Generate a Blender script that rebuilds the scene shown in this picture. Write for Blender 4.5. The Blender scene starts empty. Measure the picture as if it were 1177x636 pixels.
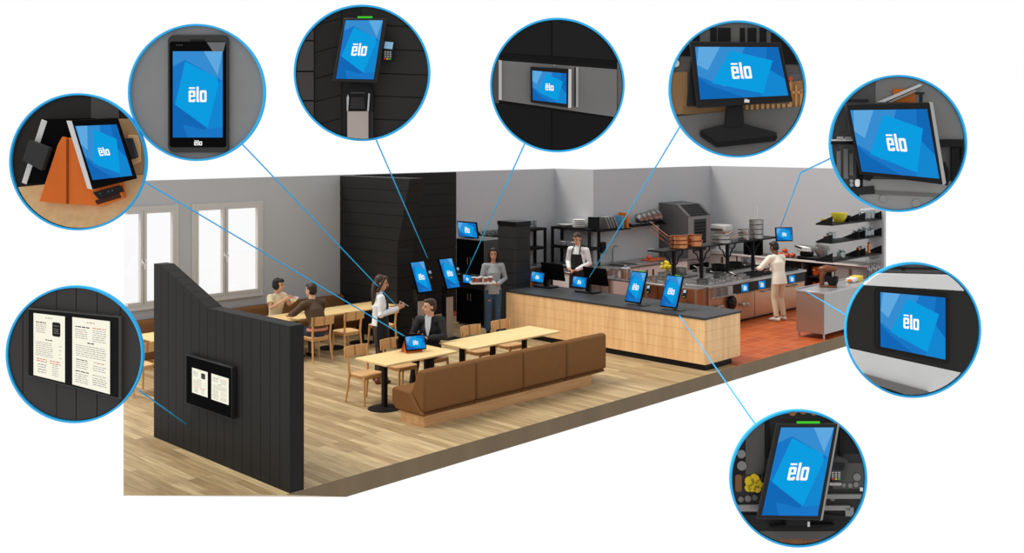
import bpy, bmesh, math, random
from mathutils import Vector, Matrix
random.seed(7)
C = bpy.context.scene.collection
PI = math.pi
# ------------------------------------------------------------------ survey of the place (camera height 4 m, metres)
F, CX, HY, CH = 1200.0, 588.5, 161.0, 4.0
YAW = math.atan((1760 - CX) / F)
DV = Vector((math.cos(YAW), math.sin(YAW), 0)); RV = Vector((math.sin(YAW), -math.cos(YAW), 0))
CAM = Vector((-6.693, -10.043, CH)); UP = Vector((0, 0, 1))
def ray(x, y): return DV + RV * ((x - CX) / F) + UP * ((HY - y) / F)
def atz(x, y, z=0.0): q = ray(x, y); return CAM + q * ((z - CH) / q.z)
def atX(x, y, c): q = ray(x, y); return CAM + q * ((c - CAM.x) / q.x)
def atY(x, y, c): q = ray(x, y); return CAM + q * ((c - CAM.y) / q.y)
def atD(x, y, D): return CAM + ray(x, y) * D

# ------------------------------------------------------------------ materials
def lin(c):
    o = []
    for v in c:
        v = v / 255.0
        o.append(v / 12.92 if v <= 0.04045 else ((v + 0.055) / 1.055) ** 2.4)
    return tuple(o) + (1.0,)
MATS = {}
def mat(name, rgb, rough=0.5, metal=0.0, var=0.06, scale=6.0, bump=0.0, spec=0.4, alpha=None):
    if name in MATS: return MATS[name]
    m = bpy.data.materials.new(name); m.use_nodes = True
    nt = m.node_tree; b = nt.nodes['Principled BSDF']
    tc = nt.nodes.new('ShaderNodeTexCoord'); nz = nt.nodes.new('ShaderNodeTexNoise')
    nz.inputs['Scale'].default_value = scale; nz.inputs['Detail'].default_value = 4
    nt.links.new(tc.outputs['Object'], nz.inputs['Vector'])
    mx = nt.nodes.new('ShaderNodeMix'); mx.data_type = 'RGBA'
    c = lin(rgb)
    mx.inputs['A'].default_value = tuple(v * (1 - var) for v in c[:3]) + (1,)
    mx.inputs['B'].default_value = tuple(min(1, v * (1 + var)) for v in c[:3]) + (1,)
    nt.links.new(nz.outputs['Fac'], mx.inputs['Factor'])
    nt.links.new(mx.outputs['Result'], b.inputs['Base Color'])
    b.inputs['Roughness'].default_value = rough; b.inputs['Metallic'].default_value = metal
    b.inputs['Specular IOR Level'].default_value = spec
    if spec <= .12: b.inputs['IOR'].default_value = 1.12
    if bump:
        bp = nt.nodes.new('ShaderNodeBump'); bp.inputs['Strength'].default_value = bump
        nt.links.new(nz.outputs['Fac'], bp.inputs['Height']); nt.links.new(bp.outputs['Normal'], b.inputs['Normal'])
    MATS[name] = m
    return m
def emit(name, rgb, k=1.0):
    if name in MATS: return MATS[name]
    m = bpy.data.materials.new(name); m.use_nodes = True
    nt = m.node_tree; nt.nodes.remove(nt.nodes['Principled BSDF'])
    e = nt.nodes.new('ShaderNodeEmission'); e.inputs['Color'].default_value = lin(rgb); e.inputs['Strength'].default_value = k
    nt.links.new(e.outputs[0], nt.nodes['Material Output'].inputs['Surface'])
    MATS[name] = m
    return m
def wood(name, c1, c2, axis='X', scale=1.0, rough=0.5, spec=0.3):
    if name in MATS: return MATS[name]
    m = bpy.data.materials.new(name); m.use_nodes = True
    nt = m.node_tree; b = nt.nodes['Principled BSDF']
    tc = nt.nodes.new('ShaderNodeTexCoord'); mp = nt.nodes.new('ShaderNodeMapping')
    s = {'X': (1.5, 22, 22), 'Y': (22, 1.5, 22), 'Z': (22, 22, 1.5)}[axis]
    mp.inputs['Scale'].default_value = tuple(v * scale for v in s)
    nz = nt.nodes.new('ShaderNodeTexNoise'); nz.inputs['Scale'].default_value = 1.0; nz.inputs['Detail'].default_value = 5
    nz.inputs['Distortion'].default_value = 0.6
    cr = nt.nodes.new('ShaderNodeValToRGB')
    cr.color_ramp.elements[0].position = 0.32; cr.color_ramp.elements[0].color = lin(c1)
    cr.color_ramp.elements[1].position = 0.66; cr.color_ramp.elements[1].color = lin(c2)
    nt.links.new(tc.outputs['Object'], mp.inputs['Vector']); nt.links.new(mp.outputs[0], nz.inputs['Vector'])
    nt.links.new(nz.outputs['Fac'], cr.inputs['Fac']); nt.links.new(cr.outputs['Color'], b.inputs['Base Color'])
    b.inputs['Roughness'].default_value = rough; b.inputs['Specular IOR Level'].default_value = spec
    MATS[name] = m
    return m
def bricks(name, c1, c2, mortar, bw, bh, swap, msize=0.004, grain=0.35, rough=0.45, off=0.37):
    m = bpy.data.materials.new(name); m.use_nodes = True
    nt = m.node_tree; b = nt.nodes['Principled BSDF']
    tc = nt.nodes.new('ShaderNodeTexCoord'); sx = nt.nodes.new('ShaderNodeSeparateXYZ'); cb = nt.nodes.new('ShaderNodeCombineXYZ')
    nt.links.new(tc.outputs['Object'], sx.inputs[0])
    nt.links.new(sx.outputs['Y' if swap else 'X'], cb.inputs['X']); nt.links.new(sx.outputs['X' if swap else 'Y'], cb.inputs['Y'])
    br = nt.nodes.new('ShaderNodeTexBrick'); br.offset = off; br.offset_frequency = 2
    br.inputs['Scale'].default_value = 1.0; br.inputs['Brick Width'].default_value = bw; br.inputs['Row Height'].default_value = bh
    br.inputs['Mortar Size'].default_value = msize; br.inputs['Mortar Smooth'].default_value = 0.3; br.inputs['Bias'].default_value = 0.0
    br.inputs['Color1'].default_value = lin(c1); br.inputs['Color2'].default_value = lin(c2); br.inputs['Mortar'].default_value = lin(mortar)
    nt.links.new(cb.outputs[0], br.inputs['Vector'])
    mp = nt.nodes.new('ShaderNodeMapping'); mp.inputs['Scale'].default_value = (2.0, 30.0, 8.0)
    nt.links.new(cb.outputs[0], mp.inputs['Vector'])
    nz = nt.nodes.new('ShaderNodeTexNoise'); nz.inputs['Scale'].default_value = 1.0; nz.inputs['Detail'].default_value = 5
    nt.links.new(mp.outputs[0], nz.inputs['Vector'])
    mr = nt.nodes.new('ShaderNodeMapRange'); mr.inputs['From Min'].default_value = 0.25; mr.inputs['From Max'].default_value = 0.75
    mr.inputs['To Min'].default_value = 1 - grain; mr.inputs['To Max'].default_value = 1 + grain * 0.5
    nt.links.new(nz.outputs['Fac'], mr.inputs['Value'])
    mx = nt.nodes.new('ShaderNodeMix'); mx.data_type = 'RGBA'; mx.blend_type = 'MULTIPLY'; mx.inputs['Factor'].default_value = 1.0
    nt.links.new(br.outputs['Color'], mx.inputs['A']); nt.links.new(mr.outputs[0], mx.inputs['B'])
    nt.links.new(mx.outputs['Result'], b.inputs['Base Color'])
    b.inputs['Roughness'].default_value = rough; b.inputs['Specular IOR Level'].default_value = 0.12
    return m
def glass(name, tint=(235, 245, 250), gloss=0.12):
    m = bpy.data.materials.new(name); m.use_nodes = True
    nt = m.node_tree; nt.nodes.remove(nt.nodes['Principled BSDF'])
    t = nt.nodes.new('ShaderNodeBsdfTransparent'); t.inputs['Color'].default_value = lin(tint)
    g = nt.nodes.new('ShaderNodeBsdfGlossy'); g.inputs['Roughness'].default_value = 0.05
    mx = nt.nodes.new('ShaderNodeMixShader'); mx.inputs[0].default_value = gloss
    nt.links.new(t.outputs[0], mx.inputs[1]); nt.links.new(g.outputs[0], mx.inputs[2])
    nt.links.new(mx.outputs[0], nt.nodes['Material Output'].inputs['Surface'])
    MATS[name] = m
    return m

M_wall = mat('wall_paint', (192, 194, 197), 0.85, var=0.03, scale=1.5, bump=0.02, spec=0.1)
M_clad = mat('black_boards', (37, 36, 35), 0.6, var=0.12, scale=5, spec=0.15)
M_part = mat('charcoal_boards', (33, 32, 31), 0.6, var=0.1, scale=5, spec=0.15)
M_black = mat('black_plastic', (17, 17, 18), 0.4, var=0.1, spec=.2)
M_bmetal = mat('black_metal', (24, 24, 25), 0.5, var=0.1, spec=.15)
M_oak = wood('oak_chair', (212, 162, 106), (222, 176, 120), 'Z', 1.2)
M_oakseat = wood('oak_seat', (220, 174, 116), (234, 194, 140), 'X', 1.0)
M_top = wood('oak_tabletop', (236, 200, 136), (246, 216, 156), 'X', 0.8, 0.45)
M_counter = wood('counter_veneer', (232, 184, 130), (250, 208, 154), 'Z', 0.55, 0.5)
M_stone = mat('counter_stone', (60, 61, 63), 0.5, var=0.08, scale=20, spec=.15)
M_leather = mat('tan_leather', (128, 90, 57), 0.6, var=0.08, scale=9, bump=0.03, spec=.12)
M_plinth = wood('plinth_wood', (190, 142, 96), (214, 168, 120), 'X', 0.6)
M_steel = mat('brushed_steel', (176, 174, 172), 0.28, 0.85, var=0.06, scale=3)
M_dsteel = mat('dark_steel', (112, 111, 110), 0.35, 0.7, var=0.08, scale=4)
M_reflsteel = mat('steel_brown_reflection', (196, 160, 130), 0.33, 0.8, var=0.08, scale=3)  # range steel with a brown reflection painted into its base colour
M_grey = mat('grey_enamel', (138, 138, 138), 0.45, var=0.04)
M_dgrey = mat('dark_grey_enamel', (84, 84, 85), 0.45, var=0.05)
M_white = mat('white_enamel', (232, 232, 230), 0.35, var=0.02)
M_china = mat('white_china', (236, 236, 232), 0.25, var=0.02)
M_copper = mat('copper', (206, 138, 92), 0.25, 0.9, var=0.1, scale=12)
M_frame = mat('window_frame', (206, 203, 198), 0.4, var=0.04)
M_silver = mat('silver_trim', (188, 188, 190), 0.3, 0.6, var=0.03)
M_taupe = mat('taupe_pole', (158, 148, 140), 0.4, 0.3, var=0.04)
M_glass = glass('pane_glass', (254, 254, 254), 0.02)
M_glassware = glass('glassware', (225, 232, 235), 0.3)
M_blue = mat('callout_blue', (62, 190, 255), 0.5, var=0.01, spec=0.1)
E_green = emit('led_green', (70, 200, 50))
E_page = emit('menu_page', (249, 246, 228))
E_ink = emit('menu_ink', (150, 146, 140)); E_ink2 = emit('menu_dark_ink', (40, 38, 38)); E_red = emit('menu_red_ink', (214, 120, 100))
SCR = [emit('screen_blue_%s' % n, c) for n, c in (('mid', (26, 118, 198)), ('light', (54, 140, 208)), ('centre', (12, 156, 224)),
       ('deep', (18, 104, 182)), ('soft', (20, 134, 208)), ('palest', (96, 168, 224)))]  # last tone is the palest facet of the wallpaper pattern
E_white = emit('screen_white', (255, 255, 255))

# ------------------------------------------------------------------ mesh builder
class MB:
    def __init__(self): self.bm = bmesh.new(); self.mi = 0
    def _new(self, vs):
        for v in vs:
            for f in v.link_faces: f.material_index = self.mi
    def box(self, c, s, rz=0, bev=0.0, M=None, seg=1):
        r = bmesh.ops.create_cube(self.bm, size=1.0); vs = r['verts']
        bmesh.ops.scale(self.bm, vec=Vector(s), verts=vs)
        if bev:
            es = list({e for v in vs for e in v.link_edges})
            q = bmesh.ops.bevel(self.bm, geom=es, offset=min(bev, 0.49 * min(s)), segments=seg, affect='EDGES', profile=0.5)
            vs = list({v for f in q['faces'] for v in f.verts} | {v for v in vs if v.is_valid})
        T = Matrix.Translation(Vector(c)) @ (M.to_4x4() if M else Matrix.Rotation(rz, 4, 'Z'))
        bmesh.ops.transform(self.bm, matrix=T, verts=vs); self._new(vs); return self
    def b2(self, lo, hi, bev=0.0, seg=1):
        return self.box([(a + b) / 2 for a, b in zip(lo, hi)], [abs(b - a) for a, b in zip(lo, hi)], bev=bev, seg=seg)
    def hull(self, bot, top):
        b = self.bm; n = len(bot)
        vb = [b.verts.new(p) for p in bot]; vt = [b.verts.new(p) for p in top]
        fs = [b.faces.new(vb[::-1]), b.faces.new(vt)]
        for i in range(n): fs.append(b.faces.new((vb[i], vb[(i + 1) % n], vt[(i + 1) % n], vt[i])))
        for f in fs: f.material_index = self.mi
        return self
    def poly(self, pts):
        f = self.bm.faces.new([self.bm.verts.new(p) for p in pts]); f.material_index = self.mi; return self
    def loft(self, pts, rads, side=(1, 0, 0), n=12, round_ends=True):
        b = self.bm; pts = [Vector(p) for p in pts]; rads = [(r, r) if not isinstance(r, (tuple, list)) else r for r in rads]
        side = Vector(side); rings = []
        N = len(pts); tans = []
        for i in range(N):
            t = (pts[min(i + 1, N - 1)] - pts[max(i - 1, 0)]); tans.append(t.normalized() if t.length > 1e-9 else UP)
        def ring(p, t, a, bb):
            s = side - t * side.dot(t)
            if s.length < 1e-3: s = Vector((0, 1, 0)) - t * t.y
            if s.length < 1e-3: s = Vector((1, 0, 0)) - t * t.x
            s.normalize(); u = t.cross(s)
            return [b.verts.new(p + s * (a * math.cos(2 * PI * k / n)) + u * (bb * math.sin(2 * PI * k / n))) for k in range(n)]
        if round_ends:
            r = min(rads[0])
            for ph in (65, 35): rings.append(ring(pts[0] - tans[0] * r * math.sin(math.radians(ph)), tans[0], rads[0][0] * math.cos(math.radians(ph)), rads[0][1] * math.cos(math.radians(ph))))
        for p, t, r in zip(pts, tans, rads): rings.append(ring(p, t, r[0], r[1]))
        if round_ends:
            r = min(rads[-1])
            for ph in (35, 65): rings.append(ring(pts[-1] + tans[-1] * r * math.sin(math.radians(ph)), tans[-1], rads[-1][0] * math.cos(math.radians(ph)), rads[-1][1] * math.cos(math.radians(ph))))
        for A, B in zip(rings, rings[1:]):
            for k in range(n):
                f = b.faces.new((A[k], A[(k + 1) % n], B[(k + 1) % n], B[k])); f.material_index = self.mi
        for R, rev in ((rings[0], True), (rings[-1], False)):
            f = b.faces.new(R[::-1] if rev else R); f.material_index = self.mi
        return self
    def tube(self, pts, r, n=8): return self.loft(pts, [r] * len(pts), n=n, round_ends=False)
    def cyl(self, p, r, h, n=24, r2=None): return self.loft([p, (p[0], p[1], p[2] + h)], [r, r if r2 is None else r2], n=n, round_ends=False)
    def lathe(self, prof, c=(0, 0, 0), n=24, M=None):
        b = self.bm; rings = []; c = Vector(c)
        for r, z in prof:
            if r < 1e-6: rings.append([b.verts.new(c + (M @ Vector((0, 0, z)) if M else Vector((0, 0, z))))])
            else:
                R = []
                for k in range(n):
                    v = Vector((r * math.cos(2 * PI * k / n), r * math.sin(2 * PI * k / n), z)); R.append(b.verts.new(c + (M @ v if M else v)))
                rings.append(R)
        for A, B in zip(rings, rings[1:]):
            if len(A) == 1 and len(B) == 1: continue
            for k in range(n):
                k2 = (k + 1) % n
                if len(A) == 1: vs = (A[0], B[k2], B[k])
                elif len(B) == 1: vs = (A[k], A[k2], B[0])
                else: vs = (A[k], A[k2], B[k2], B[k])
                f = b.faces.new(vs); f.material_index = self.mi
        return self
    def ball(self, c, r, seg=14):
        if not isinstance(r, (tuple, list)): r = (r, r, r)
        q = bmesh.ops.create_uvsphere(self.bm, u_segments=seg, v_segments=max(6, seg * 2 // 3), radius=1.0)
        vs = q['verts']; bmesh.ops.scale(self.bm, vec=Vector(r), verts=vs); bmesh.ops.translate(self.bm, vec=Vector(c), verts=vs); self._new(vs); return self
    def prism(self, poly, axis, lo, hi):
        def m(p, t): return {'X': (t, p[0], p[1]), 'Y': (p[0], t, p[1]), 'Z': (p[0], p[1], t)}[axis]
        return self.hull([m(p, lo) for p in poly], [m(p, hi) for p in poly])
    def build(self, name, mats, parent=None, loc=(0, 0, 0), rz=0.0, smooth=True, rot=None, bevel=0.0):
        if not isinstance(mats, (list, tuple)): mats = [mats]
        bmesh.ops.recalc_face_normals(self.bm, faces=self.bm.faces)
        me = bpy.data.meshes.new(name); self.bm.to_mesh(me); self.bm.free()
        for m in mats: me.materials.append(m)
        if smooth:
            me.polygons.foreach_set('use_smooth', [True] * len(me.polygons)); me.set_sharp_from_angle(angle=math.radians(38))
        o = bpy.data.objects.new(name, me); C.objects.link(o)
        o.location = loc; o.rotation_euler = rot if rot else (0, 0, rz)
        if parent: o.parent = parent
        if bevel:
            bv = o.modifiers.new('edge', 'BEVEL'); bv.width = bevel; bv.segments = 2; bv.limit_method = 'ANGLE'
        return o
def tag(o, label, cat=None, group=None, kind=None):
    o['label'] = label
    if cat: o['category'] = cat
    if group: o['group'] = group
    if kind: o['kind'] = kind
    return o
def struct(o, label=None): 
    o['kind'] = 'structure'
    if label: o['label'] = label
    return o
def thing(name, label, cat, loc=(0, 0, 0), rz=0.0, group=None):
    o = bpy.data.objects.new(name, None); C.objects.link(o); o.empty_display_size = 0.1
    o.location = loc; o.rotation_euler = (0, 0, rz); return tag(o, label, cat, group)
def copy_tree(o, parent=None):
    c = o.copy(); C.objects.link(c)
    if parent: c.parent = parent
    for ch in list(o.children): copy_tree(ch, c)
    return c
def dup(o, loc, rz, label, group=None):
    c = copy_tree(o); c.location = loc; c.rotation_euler = (0, 0, rz); c['label'] = label
    if group: c['group'] = group
    return c

# ------------------------------------------------------------------ the wordmark and wallpaper of the screens
def lerp4(q, x, y):
    a, b, c, d = q   # lower-left, lower-right, upper-right, upper-left
    return a * ((1 - x) * (1 - y)) + b * (x * (1 - y)) + c * (x * y) + d * ((1 - x) * y)
LAND = [(0, [(0, 0), (1, 0), (1, 1), (0, 1)]), (1, [(0, 1), (.60, 1), (.30, .22), (0, .45)]), (3, [(0, 0), (.5, 0), (.13, .26), (0, .42)]),
        (3, [(.86, 1), (1, 1), (1, .30), (.80, .52)]), (4, [(.70, 0), (1, 0), (1, .34), (.84, .55)]), (5, [(.04, 1), (.30, 1), (.12, .55), (0, .66)]),
        (2, [(.15, .30), (.42, .93), (.90, .72), (.72, .06)])]
PORT = [(0, [(0, 0), (1, 0), (1, 1), (0, 1)]), (1, [(0, 1), (1, 1), (1, .66), (.24, .90), (0, .82)]), (5, [(.62, 1), (1, 1), (.90, .72)]),
        (4, [(1, .66), (1, .12), (.68, .10), (.88, .62)]), (3, [(0, .40), (0, 0), (.46, 0), (.68, .11)]), (0, [(.20, .15), (1, .04), (1, 0), (.30, 0)]),
        (2, [(.05, .38), (.25, .88), (.88, .70), (.92, .62), (.70, .11)])]
def oct_ring(x0, x1, y0, y1, s, ch):
    o = [(x0 + ch, y0), (x1 - ch, y0), (x1, y0 + ch), (x1, y1 - ch), (x1 - ch, y1), (x0 + ch, y1), (x0, y1 - ch), (x0, y0 + ch)]
    X0, X1, Y0, Y1, c2 = x0 + s, x1 - s, y0 + s, y1 - s, 0.01
    i = [(X0 + c2, Y0), (X1 - c2, Y0), (X1, Y0 + c2), (X1, Y1 - c2), (X1 - c2, Y1), (X0 + c2, Y1), (X0, Y1 - c2), (X0, Y0 + c2)]
    return [[o[k], o[(k + 1) % 8], i[(k + 1) % 8], i[k]] for k in range(8)]
def R4(x0, x1, y0, y1): return [(x0, y0), (x1, y0), (x1, y1), (x0, y1)]
def wordmark():
    e = oct_ring(0, .44, 0, .76, .145, .06)
    e[2] = R4(.295, .44, .33, .70)
    P = e + [R4(.14, .30, .33, .44), R4(.295, .44, .06, .20), R4(0.02, .42, .86, .96)]
    P += [R4(.52, .67, .05, 1.0), [(.52, .05), (.58, 0), (.70, 0), (.70, .12), (.52, .12)]]
    P += oct_ring(.75, 1.19, 0, .76, .145, .06)
    return [[(x / 1.19, y) for x, y in p] for p in P]
WM = wordmark()
def screen(q, nrm, parent, name='screen', portrait=False, logo=0.30, eps=0.0012, mark=(.5, .5), label='lit blue screen with the white wordmark'):
    q = [Vector(p) for p in q]; nrm = Vector(nrm).normalized(); b = MB()
    for k, (ci, poly) in enumerate(PORT if portrait else LAND):
        b.mi = ci; b.poly([lerp4(q, x, y) + nrm * (eps * (k + 1)) for x, y in poly])
    b.mi = 6
    W = (q[1] - q[0]).length; H = (q[3] - q[0]).length
    lw = logo; lh = logo * W / 1.22 / H * 1.05
    for p in WM: b.poly([lerp4(q, mark[0] + (x - .5) * lw, mark[1] + (y - .5) * lh) + nrm * (eps * 9) for x, y in p])
    o = b.build(name, SCR + [E_white], parent, smooth=False); o['label'] = label
    return o
# ================================================================== THE SETTING
WB, WK, XK, XR, YR = 7.98, 6.70, 13.36, 18.57, 1.58      # back wall, kitchen back wall, corner wall, right wall, its cut end
WH = 3.26
cutX = atY(142, 209, WB).x
pA = atz(142, 570); pB = atz(330, 570); pB.y = 0.0; pA2 = atz(142, 570, -.23); pB2 = atz(394, 570, -.23); pB2.y = 0
pC = Vector((cutX, WB, 0)) + (Vector((cutX, WB, 0)) - pA).normalized() * 0.12
ex = atY(1016, 380, 0).x
ring = [(pA.x, pA.y), (pB.x, 0.0), (ex, 0.0), (XR + .12, YR), (XR + .12, WB + .12), (pC.x, pC.y)]
M_floor = bricks('floor_planks', (206, 182, 140), (164, 138, 100), (116, 94, 66), 1.25, 0.115, True, 0.002, 0.38)
M_tiles = bricks('terracotta_tiles', (196, 94, 42), (176, 78, 32), (200, 136, 92), 0.30, 0.30, False, 0.007, 0.22, 0.4, 0.0)
M_edge = bricks('slab_edge', (204, 184, 150), (166, 146, 116), (130, 112, 88), 0.85, 0.30, False, 0.002, 0.18, 0.5)
b = MB(); b.hull([(pA2.x, pA2.y, -.23), (pB2.x, 0, -.23)] + [(x, y, -.23) for x, y in ring[2:]], [(x, y, 0) for x, y in ring])
fo = struct(b.build('floor', [M_floor, M_edge], smooth=False), 'oak plank floor slab with a cut edge')
for p_ in fo.data.polygons:
    if abs(p_.normal.z) < .7: p_.material_index = 1
TX = 9.32
b = MB(); b.hull([(TX, 0.003, 0.0005)] + [(x, max(y, .003), .0005) for x, y in ring[2:5]] + [(TX, WB, .0005)], [(TX, 0.003, .006)] + [(x, max(y, .003), .006) for x, y in ring[2:5]] + [(TX, WB, .006)])
struct(b.build('floor_kitchen', M_tiles, smooth=False), 'terracotta tiled kitchen floor')

# back wall with two window openings
def W(x, y): return atY(x, y, WB)
wz0, wz1 = W(260, 343.5).z, W(261, 232.6).z
w1x1 = W(204.7, 235).x; w2x0, w2x1 = W(220, 235).x, W(301.5, 230).x
w1m = W(164, 300).x; w2m = W(258, 300).x
xe = 13.36
b = MB()
for lo, hi in (((cutX, WB, 0), (xe, WB + .12, wz0)), ((cutX, WB, wz1), (xe, WB + .12, WH)), ((w1x1, WB, wz0), (w2x0, WB + .12, wz1)), ((w2x1, WB, wz0), (xe, WB + .12, wz1))): b.b2(lo, hi)
struct(b.build('wall_back', M_wall, smooth=False), 'grey painted back wall with two tall windows')
b = MB(); b.b2((XK, WK, 0), (XK + .12, WB + .12, WH)); struct(b.build('wall_left', M_wall, smooth=False), 'short grey return wall behind the black racks')
b = MB(); b.b2((XK + .12, WK, 0), (XR, WK + .12, WH)); struct(b.build('wall_kitchen', M_wall, smooth=False), 'grey kitchen wall above the sink')
b = MB(); b.b2((XR, YR, 0), (XR + .12, WK + .12, WH)); struct(b.build('wall_right', M_wall, smooth=False), 'grey wall at the right end of the kitchen')

def window(nm, x0, x1, xm, leftcut):
    o = MB(); t = .085; d0, d1 = WB - .035, WB + .09
    if not leftcut: o.b2((x0, d0, wz0), (x0 + t, d1, wz1), .008)
    o.b2((x1 - t, d0, wz0), (x1, d1, wz1), .008); xa = x0 if leftcut else x0 + t; o.b2((xa, d0 + .001, wz1 - t), (x1 - t, d1 - .001, wz1 - .001)); o.b2((xa, d0 + .001, wz0 + .001), (x1 - t, d1 - .001, wz0 + t)); o.b2((x0, d0 - .03, wz0 - .015), (x1, d0 - .001, wz0 + .03), .004)
    r = struct(o.build(nm, M_frame), 'grey window frame with two casements')
    for a, c, hs in ((x0 + (0 if leftcut else t * .9), xm - .005, 1), (xm + .005, x1 - t * .9, -1)):
        s = MB(); q = .055; z0, z1 = wz0 + t * .9, wz1 - t * .9
        if not (leftcut and hs == 1): s.b2((a, d0 - .012, z0), (a + q, WB + .05, z1), .006)
        s.b2((c - q, d0 - .012, z0), (c, WB + .05, z1), .006); s.b2((a + q, d0 - .011, z0 + .001), (c - q, WB + .049, z0 + q)); s.b2((a + q, d0 - .011, z1 - q), (c - q, WB + .049, z1 - .001))
        so = s.build('sash', M_frame, r)
        p = MB(); p.b2((a + .02, WB + .02, z0 + .02), (c - .02, WB + .028, z1 - .02)); p.build('pane', M_glass, so)
        hx = c - q / 2 if hs == 1 else a + q / 2
        h = MB(); h.b2((hx - .016, d0 - .022, 1.72), (hx + .016, d0 - .010, 1.84), .004); h.tube([(hx, d0 - .015, 1.79), (hx, d0 - .06, 1.79), (hx + .02 * hs, d0 - .065, 1.74), (hx + .03 * hs, d0 - .06, 1.66)], .013); h.build('handle', M_white, so)
window('window_1', cutX, w1x1, w1m, True); window('window_2', w2x0, w2x1, w2m, False)

# dark board clad wing wall with raking end, and the clad stretch of back wall behind it
wx = atY(390.4, 201, WB).x; wt = .40
ye0 = atX(456.5, 340, wx).y; zk = atX(456.5, 286, wx).z; yt = atX(471, 204, wx).y
b = MB(); ch = 3.245 / 13
def yend(z): return ye0 if z <= zk else ye0 + (yt - ye0) * (z - zk) / (3.245 - zk)
for i in range(13):
    z0, z1 = i * ch + .006, (i + 1) * ch - .006
    cuts = [z0] + ([zk] if z0 < zk < z1 else []) + [z1]
    for a, c in zip(cuts, cuts[1:]):
        b.hull([(wx, yend(a), a), (wx + wt, yend(a), a), (wx + wt, WB - .02, a), (wx, WB - .02, a)], [(wx, yend(c), c), (wx + wt, yend(c), c), (wx + wt, WB - .02, c), (wx, WB - .02, c)])
b.hull([(wx + .012, ye0 + .012, 0), (wx + wt - .012, ye0 + .012, 0), (wx + wt - .012, WB - .02, 0), (wx + .012, WB - .02, 0)], [(wx + .012, ye0 + .012, zk - .02), (wx + wt - .012, ye0 + .012, zk - .02), (wx + wt - .012, WB - .02, zk - .02), (wx + .012, WB - .02, zk - .02)])
b.hull([(wx + .012, ye0 + .012, zk - .02), (wx + wt - .012, ye0 + .012, zk - .02), (wx + wt - .012, WB - .02, zk - .02), (wx + .012, WB - .02, zk - .02)], [(wx + .012, yt + .012, 3.24), (wx + wt - .012, yt + .012, 3.24), (wx + wt - .012, WB - .02, 3.24), (wx + .012, WB - .02, 3.24)])
struct(b.build('wall_wing', M_clad, smooth=False), 'black boarded wing wall with a raking end')
cxe = atY(524.5, 197.3, WB - .06).x
b = MB(); b.b2((wx + wt + .005, WB - .045, 0), (cxe, WB - .002, 3.25))
for i in range(13): b.b2((wx + wt + .002, WB - .06, i * ch + .006), (cxe, WB - .04, (i + 1) * ch - .006))
struct(b.build('wall_cladding', M_clad, smooth=False), 'black horizontal boards on the back wall')

# ---------------------------------------------------------------- charcoal partition with the wall menu
PT = .19
prof = [(0.0, 1.893), (1.783, 1.893), (3.03, 2.335), (3.235, 2.335)]
def ptop(y):
    for (a, za), (c, zc) in zip(prof, prof[1:]):
        if y <= c: return za + (zc - za) * (y - a) / (c - a)
    return prof[-1][1]
b = MB(); n = 16; pw = 3.235 / n
for i in range(n):
    ys = [i * pw + .003] + [y for y in (1.783, 3.03) if i * pw + .003 < y < (i + 1) * pw - .003] + [(i + 1) * pw - .003]
    for a, c in zip(ys, ys[1:]):
        b.hull([(0, a, 0), (PT, a, 0), (PT, c, 0), (0, c, 0)], [(0, a, ptop(a)), (PT, a, ptop(a)), (PT, c, ptop(c)), (0, c, ptop(c))])
for a, c in zip(prof, prof[1:]):
    b.hull([(.008, a[0] + .008 * (a[0] == 0), 0), (PT - .008, a[0] + .008 * (a[0] == 0), 0), (PT - .008, c[0] - .008, 0), (.008, c[0] - .008, 0)], [(.008, a[0] + .008 * (a[0] == 0), a[1] - .008), (PT - .008, a[0] + .008 * (a[0] == 0), a[1] - .008), (PT - .008, c[0] - .008, c[1] - .008), (.008, c[0] - .008, c[1] - .008)])
tag(b.build('partition', M_part, smooth=False), 'charcoal boarded partition with a raking top, standing on the oak floor', 'partition')

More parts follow.
